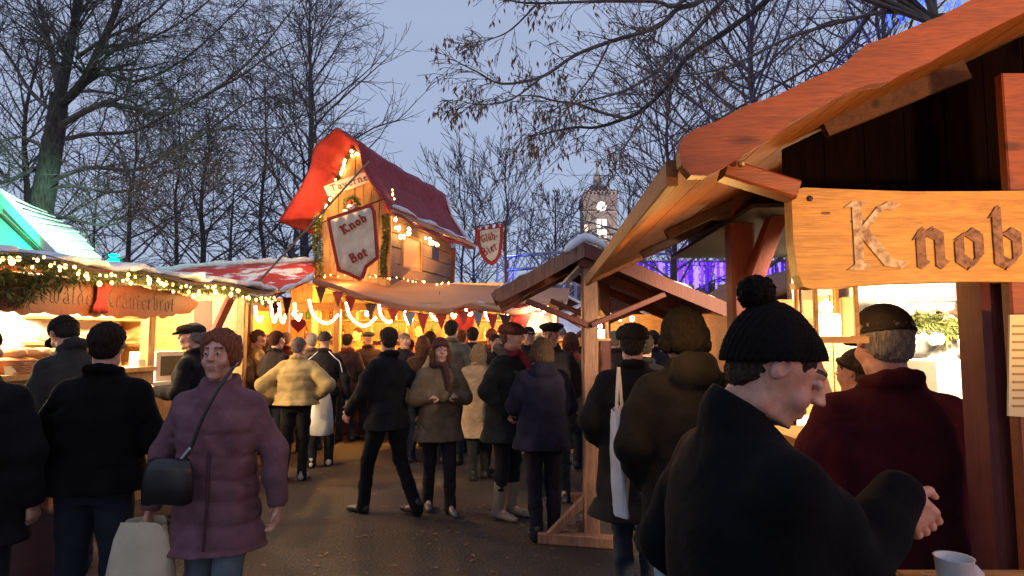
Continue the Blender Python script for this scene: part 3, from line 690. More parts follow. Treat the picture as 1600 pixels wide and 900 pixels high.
t = thing('kettle', 'copper mulled wine kettle at the middle of the tavern counter', 'kettle', (PX(690, 10.6), 10.6, 1.087))
p = (PX(690, 10.6), 10.6, 1.087); M['copper'] = m_plain('copper', (.7, .32, .15), .25, 1.0)
MB().lathe(p, [(.17, 0), (.2, .05), (.2, .28), (.14, .36), (.05, .4), (.02, .43)], 20).build('body', M['copper'], t, smooth=True)
MB().tube([(p[0]+.18, p[1], p[2]+.1), (p[0]+.28, p[1], p[2]+.22), (p[0]+.32, p[1], p[2]+.26)], [.03, .02, .015], 8).build('spout', M['copper'], t, smooth=True)
p = W(768, 525, 10.7); tb = MB().lathe((p.x, p.y, 1.087), [(.1, 0), (.22, .1), (.3, .28), (.28, .3), (.1, .06)], 18)
tag(tb.build('woven_bowl', M['basket'], smooth=True), 'big woven bowl on the right of the tavern counter', 'bowl')

# ---- the little hut on the roof
HC = Vector((PX(603, 11.2), 11.2, 0)); HA = Vector((.259, .966, 0)); HB = Vector((-.966, .259, 0)); HWd = 1.38; HL = 3.3; Z0 = 2.45
def H(s, o, z): return HC + HA*s + HB*o + Vector((0, 0, z))
ht = thing('rooftop_hut', 'crooked little wooden hut with red swooping roof standing on the tavern', 'hut', H(1.6, .7, Z0))
mid_o = HWd/2
def gable_h(o):   # wall top over the offset from centre
    a = abs(o-mid_o); P = [(0, 5.25), (.25, 4.85), (.48, 4.32), (.69, 3.95)]
    for (x0, z0), (x1, z1) in zip(P, P[1:]):
        if a <= x1: return lerp(z0, z1, (a-x0)/(x1-x0))
    return 3.95
mb = MB(); n_ = 8
for i in range(n_):
    o0 = HWd*i/n_+.006; o1 = HWd*(i+1)/n_-.006; j_ = random.uniform(0, .015)
    om = (o0+o1)/2; ts = [o0, om, o1] if abs(om-mid_o) > .01 else [o0, om, o1]
    pts = [H(-j_, o0, Z0), H(-j_, o1, Z0), H(-j_, o1, gable_h(o1)), H(-j_, om, gable_h(om)), H(-j_, o0, gable_h(o0))]
    mb.prism(pts, HA*(.03+j_))
mb.build('gable_wall', M['wood_v'], ht)
mb = MB(); zc = Z0; rng = random.Random(4)
zs_ = [Z0, 2.75, 3.02, 3.33, 3.6, 3.84, 4.12]; win = (.66, 1.5, 3.03, 3.62)
for i in range(6):
    for (s0, s1) in ((0.03, .62), (1.54, HL)) if i in (2, 3) else ((0.03, 1.5), (1.51, HL)):
        w1, w2 = rng.uniform(-.03, .03), rng.uniform(-.03, .03); out_ = rng.uniform(0, .02)
        pts = [H(s0, -out_, zs_[i]+.008+w1*.5), H(s1, -out_, zs_[i]+.008-w2*.5), H(s1, -out_, zs_[i+1]-.008-w2*.4), H(s0, -out_, zs_[i+1]-.008+w1*.4)]
        mb.prism(pts, HB*(.03+out_))
mb.build('side_wall', M['wood_grey'], ht)
MB().prism([H(.03, .04, Z0), H(HL, .04, Z0), H(HL, .04, 4.1), H(.03, .04, 4.1)], HB*.02).build('inner_lining', M['wood_dark'], ht)
MB().prism([H(HL-.04, 0.05, Z0), H(HL-.04, HWd, Z0), H(HL-.04, HWd, 4.0), H(HL-.04, .05, 4.0)], HA*.04).build('rear_wall', M['wood_grey'], ht)
MB().prism([H(0.05, HWd-.03, Z0), H(HL-.05, HWd-.03, Z0), H(HL-.05, HWd-.03, 4.0), H(.05, HWd-.03, 4.0)], HB*.03).build('far_wall', M['wood_grey'], ht)
M['orange_pane'] = m_emit('orange_pane', (1, .25, .04), .55)
wf = MB(); 
for s0, s1, z0, z1 in ((.62, 1.54, 2.98, 3.03), (.62, 1.54, 3.62, 3.67), (.62, .67, 3.03, 3.62), (1.49, 1.54, 3.03, 3.62)):
    wf.prism([H(s0, -.03, z0), H(s1, -.03, z0), H(s1, -.03, z1), H(s0, -.03, z1)], HB*.05)
wfo = wf.build('window', M['wood_light'], ht)
MB().prism([H(.67, .0, 3.03), H(1.49, .0, 3.03), H(1.49, .0, 3.62), H(.67, .0, 3.62)], HB*.01).build('pane', M['orange_pane'], wfo)
MB().prism([H(2.1, -.028, 3.34), H(2.48, -.028, 3.34), H(2.48, -.028, 3.62), H(2.1, -.028, 3.62)], HB*.006).build('hatch', M['black'], ht)
MB().beam(H(HL, -.03, Z0), H(HL+.08, -.04, 3.75), .1, .1, (0, 1, 0)).build('corner_board', M['wood_red'], ht)
MB().beam(H(.02, -.03, Z0), H(.02, -.03, 4.0), .07, .07, (0, 1, 0)).build('corner_board', M['wood_light'], ht)
prof = [(1.16, 3.76), (.94, 4.05), (.72, 4.36), (.53, 4.70), (.445, 5.08), (.2, 5.26), (0, 5.40)]
prof = [(o, z) for o, z in prof] + [(-o, z) for o, z in reversed(prof[:-1])]
rows = []
nS = 14
for k in range(nS+1):
    s = lerp(-.7, HL+.35, k/nS); dip = -.05*math.sin(math.pi*k/nS) + .02*math.sin(k*1.9)
    rows.append(smoothpoly([H(s, mid_o+o*(1+.03*math.sin(k*1.3)), z+dip) for o, z in prof], 3))
MB().grid(rows, (0, 0, -.035)).build('roof', M['maroon_cloth'], ht, smooth=True)
# red cloth soffit from the gable rake to the front roof edge
rk = [(.70, 3.90), (.62, 4.05), (.48, 4.34), (.34, 4.66), (.25, 4.88), (.12, 5.08), (0, 5.26)]
rk = rk + [(-o, z) for o, z in reversed(rk[:-1])]
A_ = smoothpoly([H(-.02, mid_o+o, z) for o, z in rk], 3); B_ = smoothpoly([H(-.69, mid_o+o*.985, z-.05) for o, z in prof], 3)
MB().grid([A_, [a.lerp(c, .5) + Vector((0, 0, .01)) for a, c in zip(A_, B_)], B_], (0, 0, .01)).build('soffit', M['red_cloth'], ht, smooth=True)
# snow lines on the right roof
for o_s in (-.90,):
    pp = [H(lerp(-.6, HL+.3, k/16), mid_o-1.10+.03*math.sin(k*1.7), 3.92+.02*math.sin(k)) for k in range(17)]
    MB().tube(pp, [.03+.02*math.sin(k*1.3) for k in range(17)], 7).build('snow_strip', M['snow'], ht, smooth=True)
pp = [H(HL+.3, mid_o-o*1.0, z+.03) for o, z in ((.3, 5.17), (.5, 4.9), (.6, 4.55), (.94, 4.06), (1.15, 3.78))]
MB().tube(pp, [.04, .05, .03, .06, .04], 7).build('snow_strip', M['snow'], ht, smooth=True)
MB().beam(H(-.7, mid_o-1.12, 3.80), H(HL+.45, mid_o-1.14, 3.84), .06, .08).build('eave_board', M['wood_light'], ht)
MB().beam(H(HL+.2, mid_o-1.0, 3.85), H(HL+.75, mid_o-1.25, 3.92), .06, .08).build('rafter_end', M['wood_red'], ht)
# board "Taverne"
def plane_frame(px0, py0, px1, py1, Y):
    a = W(px0, py0, Y); c = W(px1, py1, Y); ux = (c-a).normalized(); out = Vector((0, -1, 0)); uz = out.cross(ux)*-1
    uz = ux.cross(out); uz = uz if uz.z > 0 else -uz
    return a, c, ux, uz.normalized(), out
a, c, ux, uz, out = plane_frame(512, 306, 581, 283, 10.95)
L_ = (c-a).length
bd = MB().prism([a+uz*.0, a+ux*L_*.5-uz*.01, a+ux*L_, a+ux*(L_+.01)+uz*.2, a+ux*L_*.4+uz*.21, a-ux*.02+uz*.19], -out*.03).build('name_board', M['banner_white'], ht)
mb = MB(); lettering(mb, 'Taverne', a+ux*.09+uz*.05+out*.002, ux, uz, out, .075, .022, fit=L_*.84); mb.build('lettering', M['burnt'], bd)
# wreath with ribbon ornament
t = thing('wreath', 'round fir wreath with red and white ribbon ornament on the hut gable', 'wreath', W(550, 318, 10.85))
cw = W(550, 318, 10.85); mb = MB()
for k in range(26):
    a_ = 2*math.pi*k/26; fir(mb, cw + Vector((.12*math.cos(a_), 0, .12*math.sin(a_))), .05, 40, .05)
mb.build('fir_ring', M['green'], t, fixn=False)
MB().ball(cw + Vector((0, -.06, -.07)), (.075, .04, .05), 10, 8).ball(cw + Vector((-.09, -.06, -.15)), (.06, .04, .03), 10, 8).build('white_ribbon', M['snow'], t, smooth=True)
MB().ball(cw + Vector((-.01, -.08, .0)), (.05, .03, .045), 10, 8).ball(cw + Vector((-.12, -.08, -.06)), (.03, .02, .02), 10, 8).ball(cw + Vector((.0, -.1, -.1)), (.045, .02, .015), 10, 8).build('red_bow', M['red_cloth'], t, smooth=True)
# pole and banner
tag(MB().tube([W(577, 252, 10.6), W(395, 450, 8.95)], .018, 8).build('long_pole', M['wood_grey']), 'long slanting wooden pole leaning from the hut gable down to the snowy canopy', 'pole')
bn = thing('cloth_banner', 'pointed cream banner with red border and red words hanging from the hut', 'banner', W(550, 380, 10.4))
MB().tube([W(505, 347, 10.42), W(604, 309, 10.42)], .014, 8).build('rod', M['wood_dark'], bn)
ol = [(510, 341), (545, 329), (580, 318), (587, 330), (590, 370), (592, 404), (574, 418), (569, 434), (561, 439), (546, 431), (527, 424), (518, 382)]
cx_, cy_ = 552, 378
def inset(pts, k):
    n = len(pts); out_ = []
    for i in range(n):
        x0, y0 = pts[i-1]; x1, y1 = pts[i]; x2, y2 = pts[(i+1) % n]
        def nrm(ax, ay, bx, by):
            L = math.hypot(bx-ax, by-ay); return (-(by-ay)/L, (bx-ax)/L)
        n1 = nrm(x0, y0, x1, y1); n2 = nrm(x1, y1, x2, y2); bx, by = n1[0]+n2[0], n1[1]+n2[1]; q = max(.35, (bx*bx+by*by)/2); out_.append((x1+bx/q*k, y1+by/q*k))
    return out_
MB().prism([W(x, y, 10.40) for x, y in ol], (0, .012, 0)).build('border_cloth', M['banner_red'], bn)
inn = inset(ol, 5.2)
# folds: fan strips across the cream field
mb = MB(); xs_ = np.linspace(min(p[0] for p in inn), max(p[0] for p in inn), 26)
def span(x, pts):
    ys = []
    for i in range(len(pts)):
        (xa, ya), (xb, yb) = pts[i], pts[(i+1) % len(pts)]
        if (xa-x)*(xb-x) <= 0 and xa != xb: ys.append(lerp(ya, yb, (x-xa)/(xb-xa)))
    return (min(ys), max(ys)) if ys else (cy_, cy_)
rows = []
for k in range(9):
    rows.append([W(x, lerp(*span(x, inn), k/8), 10.375+.012*math.sin(i*1.15+k*.12)) for i, x in enumerate(xs_)])
mb.grid(rows, (0, .006, 0)).build('cream_cloth', M['banner_white'], bn, smooth=True)
M['paint_red'] = m_plain('paint_red', (.30, .025, .02), .8)
a, c, ux, uz, out = plane_frame(536, 366, 575, 343, 10.345); mb = MB()
lettering(mb, 'Knob', a, ux, uz, out, .085, .032, fit=(c-a).length)
mb.build('upper_lettering', M['paint_red'], bn); mb = MB(); a, c, ux, uz, out = plane_frame(550, 411, 576, 398, 10.345); lettering(mb, 'Bot', a, ux, uz, out, .095, .034, fit=(c-a).length)
mb.build('lettering', M['paint_red'], bn)
# pennant on its pole
pn = thing('pennant_flag', 'cream shield shaped pennant with red scalloped border on a thin dark pole', 'flag', W(790, 440, 10.1))
MB().tube([(PX(790, 10.1), 10.1, 0), W(790, 345, 10.1)], .022, 8).build('pole', M['wood_dark'], pn)
MB().tube([W(738, 355, 10.08), W(792, 346, 10.08)], .01, 6).build('rod', M['wood_dark'], pn)
ol = [(741, 356), (747, 355), (748, 360), (752, 359), (752, 354), (758, 353), (759, 358), (763, 357), (763, 352), (769, 351), (770, 356), (774, 355), (774, 350), (780, 350), (781, 354), (783, 354), (783, 349), (787, 348), (786, 373), (783, 398), (776, 411), (769, 415), (762, 412), (752, 401), (745, 380)]
MB().prism([W(x, y, 10.05) for x, y in ol], (0, .012, 0)).build('border_cloth', M['banner_red'], pn)
inn = [(750, 361), (765, 358), (781, 356), (781, 373), (778.5, 394), (774, 404), (768, 408), (763, 405), (756, 397), (751, 380)]
MB().prism([W(x, y, 10.042) for x, y in inn], (0, .006, 0)).build('cream_cloth', M['banner_white'], pn)
mb = MB(); a, c, ux, uz, out = plane_frame(753, 379, 779, 372, 10.036); lettering(mb, 'Glüh-', a, ux, uz, out, .078, .016, fit=(c-a).length)
mb.build('upper_lettering', M['paint_red'], pn); mb = MB(); a, c, ux, uz, out = plane_frame(757, 400, 779, 388, 10.036); lettering(mb, 'Bier', a, ux, uz, out, .085, .018, fit=(c-a).length); mb.build('lettering', M['paint_red'], pn)
# hut lights
t = thing('hut_fairy_lights', 'warm fairy lights in a thin garland along the rake of the rooftop hut', 'string lights', H(-.1, mid_o+.3, 4.6))
rake = [H(-.08, mid_o+.66, 3.95), H(-.08, mid_o+.47, 4.36), H(-.08, mid_o+.30, 4.75), H(-.08, mid_o+.16, 5.02), H(-.08, mid_o-.02, 5.2)]
bulbstring(rake, 17, M['bulb'], t, .02); garland(rake, .03, t, 26, 22, .05)
bulbstring([H(-.1, mid_o-.05, 5.18), H(-.1, mid_o-.12, 5.08)], 3, M['bulb'], t, .02)
t = thing('side_fairy_lights', 'warm fairy lights looping under the long eave of the hut', 'string lights', H(.6, -.15, 3.9))
bulbstring([H(-.3, -.2, 4.35), H(-.25, -.25, 4.15), H(.0, -.22, 4.05)], 7, M['bulb_soft'], t, .016)
bulbstring([H(.05, -.16, 4.0), H(.1, -.16, 3.75), H(.3, -.16, 3.62), H(.55, -.16, 3.72), H(.7, -.16, 3.82)], 11, M['bulb'], t, .024)
bulbstring([H(1.4, -.16, 3.75), H(1.7, -.16, 3.66), H(2.0, -.16, 3.7), H(2.25, -.16, 3.66)], 9, M['bulb'], t, .024)
lamp('hut_gable_light', H(-.95, mid_o+.1, 4.0), 75, (1, .52, .16), .12)
lamp('hut_base_light', H(-.5, mid_o, 2.75), 26, (1, .55, .2), .12)
lamp('hut_side_light', H(.35, -.4, 3.75), 20, (1, .6, .25), .08); lamp('hut_side_light', H(1.8, -.4, 3.7), 20, (1, .6, .25), .08)
t = thing('hut_base_lights', 'thin row of yellow lights along the foot of the rooftop hut', 'string lights', H(0, .6, 2.65))
bulbstring([W(574, 430, 10.9), W(620, 434, 11.1), W(660, 440, 11.3), W(705, 443, 11.6)], 16, M['bulb_soft'], t, .013, drop=0)
bulbstring([W(505, 430, 10.9), W(540, 431, 10.9)], 5, M['bulb_soft'], t, .013, drop=0)
for i, (px, lb) in enumerate(((497, 'left'), (600, 'right'))):
    t = thing('corner_garland', 'hanging fir garland on the %s corner of the hut gable' % lb, 'garland', W(px, 425, 10.9), 'garlands on the hut corners')
    pts = [W(px+2, 335, 10.95), W(px-2+6*i, 370, 10.92), W(px+1-2*i, 400, 10.9), W(px, 430, 10.88)]
    garland(pts, .06 if i else .085, t, 34, 60, .06)

# ============================================================ GREEN LIT ROOF (left rear)
t = thing('carousel_roof', 'slatted booth roof glowing white and green behind the bread stall', 'booth', (-9.0, 11, 0))
PL = [W(-60, 258, 9.6), W(5, 310, 9.4), W(55, 362, 9.2), W(108, 418, 9.0)]
PR = [W(10, 318, 12.2), W(72, 336, 12.0), W(122, 366, 11.8), W(168, 420, 11.5)]
nsl = 12; mb = MB()
for i in range(nsl):
    a0 = polyat(PL, i/nsl); a1 = polyat(PL, (i+1.15)/nsl); b0 = polyat(PR, i/nsl); b1 = polyat(PR, (i+1.15)/nsl)
    up = Vector((.02, -.02, .05))
    mb.prism([a0, b0, b1+up, a1+up], (0, 0, .025))
mb.build('roof_slats', M['white_tarp'], t)
MB().beam(PL[0], PL[1], .12, .16).beam(PL[1], PL[3], .12, .16).build('rake_board', M['white_tarp'], t)
gp = [W(-80, 420, 9.35), W(100, 420, 9.1), W(3, 322, 9.45), W(-60, 270, 9.65)]
MB().prism(gp, (0, .04, 0)).build('gable_panel', M['cream'], t)
MB().beam(W(0, 335, 9.3), W(78, 410, 9.05), .05, .05).build('trim', M['wood_dark'], t)
MB().box((-9.9, 9.6, 0), (-7.3, 9.7, 2.7)).build('front_wall', M['cream'], t)
ff = lamp('green_flood', W(235, 335, 8.6), 3600, (.42, 1, .72), .15, 'SPOT', spot_size=R(48), spot_blend=.6); aim(ff, W(70, 375, 10.6)); 
ff = lamp('green_flood', W(-60, 395, 8.2), 260, (.0, 1, .45), .15, 'SPOT', spot_size=R(80), spot_blend=.6); aim(ff, W(40, 370, 10))
t = thing('green_spotlight', 'small green stage spotlight on a post behind the bread stall roof', 'lamp', W(183, 420, 9))
p = W(183, 410, 9); MB().tube([(p.x, p.y, 0), (p.x, p.y, p.z)], .025, 8).build('post', M['black'], t)
MB().beam(p + Vector((-.12, 0, 0)), p + Vector((.12, 0, .0)), .13, .13).build('housing', M['black'], t)
MB().ball(p + Vector((.0, -.09, 0)), (.1, .03, .06), 10, 8).ball(p + Vector((-.02, -.05, .1)), (.09, .03, .02), 10, 6).build('lens', M['green_glow'], t, smooth=True)
lamp('green_spot_light', p + Vector((0, -.2, .25)), 25, (0, 1, .5), .05)

# ============================================================ SMALL GABLED SHELTER with two posts
sh = thing('gabled_shelter', 'small open wooden shelter on two posts with snowy gabled roof and braces', 'shelter', (.64, 5.0, 0))
aX = PX(911, 5.0); aZ = W(0, 392, 5).z
lft = W(768, 466, 5.0); rgt = W(1140, 488, 5.0)
for Y, nm in ((4.97, ''),):
    X = PX(921, 5.0)
    MB().beam((X, 5.0, .02), (X, 5.0, W(0, 402, 5).z), .125, .115, (0, 1, 0)).build('front_post', M['wood_post'], sh)
Xr = PX(944, 6.2); MB().beam((Xr, 6.2, .02), (Xr, 6.2, aZ-.1), .12, .11, (0, 1, 0)).build('rear_post', M['wood_red'], sh)
dep = 1.65
def slope(x):  # roof z over x
    return aZ + (lft.z-aZ)*(aX-x)/(aX-lft.x) if x < aX else aZ + (rgt.z-aZ)*(x-aX)/(rgt.x-aX)
for side, end in (('l', lft), ('r', rgt)):
    npl = 11; mb = MB()
    for i in range(npl):
        xa = lerp(aX, end.x, i/npl); xb = lerp(aX, end.x, (i+.97)/npl); j_ = random.uniform(0, .02)
        mb.prism([(xa, 4.9-j_, slope(xa)+.012), (xb, 4.9-j_, slope(xb)+.012), (xb, 5+dep, slope(xb)+.012), (xa, 5+dep, slope(xa)+.012)], (0, 0, .022))
    mb.build('roof_slope', M['wood_dark'] if side == 'l' else M['wood_red'], sh)
    rows = []
    for i in range(13):
        xx = lerp(aX, end.x, i/12*(.93))
        rows.append([(xx, lerp(4.93, 5+dep-.04, j/8)+(.02*math.sin(i*2.1) if j == 0 else 0), slope(xx)+.045+.018*abs(math.sin(i*.9+j*.7))+.006*math.sin(i*3)) for j in range(9)])
    MB().grid(rows, (0, 0, -.012)).build('roof_snow', M['roof_snow'], sh, smooth=True)
    hb = .10
    d_ = Vector((end.x-aX, 0, end.z-aZ)).normalized(); nn = Vector((d_.z, 0, -d_.x)); nn = nn if nn.z < 0 else -nn
    A0 = Vector((aX, 4.85, aZ+.045)); E0 = Vector((end.x, 4.85, end.z+.03)) 
    L_ = (E0-A0).length; pts = [A0, A0 + d_*L_*.3 + nn*-.01, A0 + d_*L_*.62 + nn*.008, A0 + d_*L_*.95 + nn*.0, A0 + d_*L_*1.01 + nn*.035, A0 + d_*L_*1.0 + nn*.075, A0 + d_*L_*.95 + nn*(hb+.01), A0 + d_*L_*.5 + nn*(hb+.01), A0 + d_*.1 + nn*hb, Vector((aX, 4.85, aZ+.045-hb*1.15))]
    MB().prism(pts, (0, .045, 0)).build('bargeboard', M['wood_post'] if side == 'l' else M['wood_red'], sh)
    for Y in (5.55, 6.45):
        MB().beam((aX, Y, aZ-.05), (end.x*.94+aX*.06, Y, slope(end.x*.94+aX*.06)-.045), .06, .09).build('rafter', M['wood_red'], sh)
MB().beam((aX, 4.9, aZ-.08), (aX, 5+dep, aZ-.08), .09, .12).build('ridge_beam', M['wood_red'], sh)
MB().beam(W(918, 508, 4.93), W(822, 470, 4.93), .045, .075, (0, 1, 0)).build('brace', M['wood_red'], sh)
MB().beam(W(924, 508, 4.93), W(1038, 460, 4.93), .045, .075, (0, 1, 0)).build('brace', M['wood_red'], sh)
MB().beam(W(945, 505, 6.2), W(1030, 470, 6.2), .05, .08, (0, 1, 0)).build('brace', M['wood_red'], sh)
MB().beam(W(945, 505, 6.2), W(860, 470, 6.2), .05, .08, (0, 1, 0)).build('brace', M['wood_red'], sh)
pp = [(aX-.16, 4.84, aZ-.03), (aX-.08, 4.84, aZ+.04), (aX, 4.84, aZ+.085), (aX+.09, 4.84, aZ+.06), (aX+.18, 4.84, aZ+.0)]
MB().tube(smoothpoly(pp, 3), [.015, .03, .032, .034, .036, .036, .036, .034, .034, .03, .028, .022, .012], 8).build('ridge_snow', M['snow'], sh, smooth=True)
X = PX(921, 5.0)
for dx, dy in ((-.33, -.02), (.27, -.1), (.03, .35)):
    MB().beam((X+dx, 5+dy, .07), (X+dx*.1, 5+dy*.1, .36), .06, .07).build('foot_brace', M['wood_post'], sh)
MB().beam((X-.42, 5.02, .045), (X+.29, 4.86, .045), .10, .09).build('foot_sill', M['wood_post'], sh)
MB().beam((X+.03, 5.05, .046), (X+.05, 5.5, .046), .10, .088).build('foot_sill', M['wood_post'], sh)
MB().beam((Xr-.35, 6.2, .045), (Xr+.35, 6.2, .045), .10, .09).build('foot_sill', M['wood_post'], sh)
def lantern(c, w_, h_, label, mt, candle=1, pw=6, open_=False):
    t = thing('candle_lantern', label, 'lantern', c)
    x, y, z = c; e_ = w_*.09
    for sx in (-1, 1):
        for sy in (-1, 1):
            MB().beam((x+sx*(w_/2-e_/2), y+sy*(w_/2-e_/2), z+.02), (x+sx*(w_/2-e_/2), y+sy*(w_/2-e_/2), z+h_), e_, e_, (0, 1, 0)).build('corner_post', M[mt], t)
    MB().box((x-w_*.62, y-w_*.62, z), (x+w_*.62, y+w_*.62, z+.02)).build('base', M[mt], t)
    MB().box((x-w_*.55, y-w_*.55, z+h_), (x+w_*.55, y+w_*.55, z+h_+.02)).lathe((x, y, z+h_+.02), [(w_*.45, 0), (w_*.2, .04), (.01, .06)], 8).build('roof', M[mt], t)
    g_ = MB()
    for sx in (-1, 1):
        g_.add([(x+sx*w_*.42, y-w_*.4, z+.022), (x+sx*w_*.42, y+w_*.4, z+.022), (x+sx*w_*.42, y+w_*.4, z+h_), (x+sx*w_*.42, y-w_*.4, z+h_)], [(0, 1, 2, 3)])
        g_.add([(x-w_*.4, y+sx*w_*.42, z+.022), (x+w_*.4, y+sx*w_*.42, z+.022), (x+w_*.4, y+sx*w_*.42, z+h_), (x-w_*.4, y+sx*w_*.42, z+h_)], [(0, 1, 2, 3)])
    g_.build('glass_pane', M['glass'], t, fixn=False)
    cnd = MB().lathe((x, y, z+.021), [(w_*.3, 0), (w_*.3, h_*.36), (w_*.26, h_*.40)], 14).build('candle', M['wax'], t)
    MB().ball((x, y, z+.021+h_*.5), (.012*w_/.13, .012*w_/.13, .03*w_/.13), 8, 8).build('flame', M['flame'], cnd, smooth=True)
    lamp('candle_light', (x, y, z+h_*.65), pw, (1, .62, .26), .02)
    return t
q = W(938, 532, 5.6); lantern((q.x, q.y, q.z), .135, .2, 'small candle lantern hanging at the shelter post', 'wood_light', pw=5)
MB().tube([(q.x, q.y, q.z+.27), (q.x, q.y, 2.3)], .005, 5).build('lantern_hook', M['black'], sh)

# ============================================================ RIGHT STALL (close)
RA = R(3); RDp = Vector((math.sin(RA), math.cos(RA), 0)); RX = Vector((math.cos(RA), -math.sin(RA), 0))
E0 = W(1066, 262, 1.5)       # eave at the front gable
def RS(u, v, z=0): return Vector((E0.x, 1.5, 0)) + RX*u + RDp*v + Vector((0, 0, z))
SL = math.tan(R(25)); ez = E0.z
rs = thing('garlic_bread_stall', 'near wooden stall with steep plank roof, heavy bargeboard and red-brown posts', 'market stall', RS(1.2, 1.5))
def under(u): return ez + SL*u
LEN = 3.15; UW = 1.75
mb = MB(); npl = 12
for i in range(npl):
    ua = UW*i/npl; ub = UW*(i+.975)/npl
    mb.prism([RS(ua, .02, under(ua)), RS(ub, .02, under(ub)), RS(ub, LEN, under(ub)), RS(ua, LEN, under(ua))], (0, 0, .025))
mb.build('roof_planks', M['wood_under'], rs)
mb = MB()
for i in range(npl):
    ua = UW*2 - UW*i/npl; ub = UW*2 - UW*(i+.975)/npl
    mb.prism([RS(ua, .02, under(UW*2-ua)), RS(ub, .02, under(UW*2-ub)), RS(ub, LEN, under(UW*2-ub)), RS(ua, LEN, under(UW*2-ua))], (0, 0, .025))
mb.build('roof_planks', M['wood_under'], rs)
# bargeboard with waney edge (real plane, front of the gable)
up_ = [(1062, 236), (1066, 215), (1085, 202), (1120, 190), (1160, 168), (1210, 152), (1260, 128), (1310, 108), (1345, 76), (1390, 62), (1430, 45), (1455, 36), (1500, 12), (1560, -22), (1640, -62), (1700, -90)]
lo_ = [(1700, -28), (1640, 2), (1600, 25), (1560, 42), (1500, 72), (1460, 94), (1440, 106), (1400, 122), (1380, 134), (1350, 137), (1310, 152), (1270, 174), (1230, 196), (1200, 220), (1165, 240), (1130, 262), (1105, 275), (1080, 274), (1065, 258)]
Bp = [W(x, y, 1.455) for x, y in up_ + lo_]
Bp = [Vector((p.x, p.y-(p.x-E0.x)*.0524, p.z)) for p in Bp]
def RXY(p): return p
bb = MB().prism(Bp, (0, .04, 0)).build('bargeboard', M['wood_board'], rs)
# far bargeboard, eave edge and purlins
MB().beam(RS(-.02, LEN, under(0)+.0), RS(UW, LEN, under(UW)+.0), .03, .07).build('rear_bargeboard', M['wood_under'], rs)
MB().beam(RS(-.015, .05, ez+.0), RS(-.015, LEN+.03, ez+.0), .03, .07).build('eave_board', M['wood_under'], rs)
for u in (.8,):
    MB().beam(RS(u, .55, under(u)-.07), RS(u, LEN, under(u)-.07), .09, .12).build('purlin', M['wood_dark'], rs)
for v in (1.7, 2.5):
    MB().beam(RS(.3, v, under(.3)-.03), RS(UW, v, under(UW)-.03), .045, .05).build('rafter', M['wood_dark'], rs)
MB().beam(RS(UW, .06, under(UW)-.1), RS(UW, LEN, under(UW)-.1), .1, .16).build('ridge_beam', M['wood_dark'], rs)
# snow on top (seen from the side only)
rows = [[RS(u, v, under(u)+.045+.02*abs(math.sin(u*7+v*3))) for v in np.linspace(.1, LEN-.05, 14)] for u in np.linspace(.02, UW, 12)]
MB().grid(rows, (0, 0, -.015)).build('roof_snow', M['snow'], rs, smooth=True)
# posts
pxp = PX(1572, 1.68)
MB().beam((pxp, 1.72, 0), (pxp, 1.72, 2.02), .135, .12, (0, 1, 0)).build('front_post', M['wood_red'], rs)
p1 = PX(1160, 3.2); MB().beam((p1, 3.2, 0), (p1, 3.2, W(0, 325, 3.2).z+.1), .125, .12, (0, 1, 0)).build('rear_post', M['wood_red'], rs)
MB().beam(W(1178, 432, 3.1), W(1222, 318, 3.0), .08, .10, (0, 1, 0)).build('brace', M['wood_red'], rs)
MB().beam((p1-.25, 3.2, W(0, 322, 3.2).z), (p1+2.0, 3.2, W(0, 322, 3.2).z), .10, .14).build('tie_beam', M['wood_dark'], rs)
MB().beam((pxp-.1, 1.80, 1.96), (pxp+1.2, 1.80, 1.96), .08, .11).build('tie_beam', M['wood_dark'], rs)
mb = MB()
for i in range(11):
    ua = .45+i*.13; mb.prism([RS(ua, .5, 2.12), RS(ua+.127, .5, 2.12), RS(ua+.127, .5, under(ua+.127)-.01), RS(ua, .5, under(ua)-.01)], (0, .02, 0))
_wm = m_wood('wood_shaded', (.006, .0025, .002), .5, 'z', .9); _wm.node_tree.nodes['Principled BSDF'].inputs['Specular IOR Level'].default_value = .03
mb.build('gable_shade_panel', _wm, rs)  # added panel, its near-black boards paint the shade under the roof
MB().prism([RS(.62, 1.3, 2.24), RS(2.4, 1.3, 2.24), RS(2.4, LEN-.02, 2.24), RS(.62, LEN-.02, 2.24)], (0, 0, .02)).build('light_baffle', m_plain('shade_black', (.012, .006, .005), .9), rs)  # added sheet blocking the stall light, coloured near black to stay dark
MB().beam(RS(.55, .44, 2.32), RS(1.0, .44, 2.50), .03, .07).build('gable_strut', M['wood_dark'], rs)
x_ = PX(1572, 1.75); MB().beam((x_+.03, 1.66, 1.95), (x_+.03, 1.66, W(0, 118, 1.66).z), .16, .03, (0, 1, 0)).build('upright_board', M['wood_board'], rs)
MB().beam((PX(1612, 1.6), 1.62, 0), (PX(1612, 1.6), 1.62, 1.82), .09, .035, (0, 1, 0)).build('side_board', M['wood_board'], rs)
MB().beam(W(1130, 266, 1.56), W(1240, 300, 1.56), .05, .065, (0, 1, 0)).build('sign_bracket', M['wood_board'], rs)
ho = MB().ball(W(1158, 256, 1.505), (.010, .008, .010), 8, 6).build('brass_hook', m_plain('brass', (.8, .5, .15), .3, 1.0), rs)
MB().box((PX(1455, 1.35), 1.26, 1.058), (2.3, 1.52, 1.086)).build('front_ledge', M['wood_light'], rs)
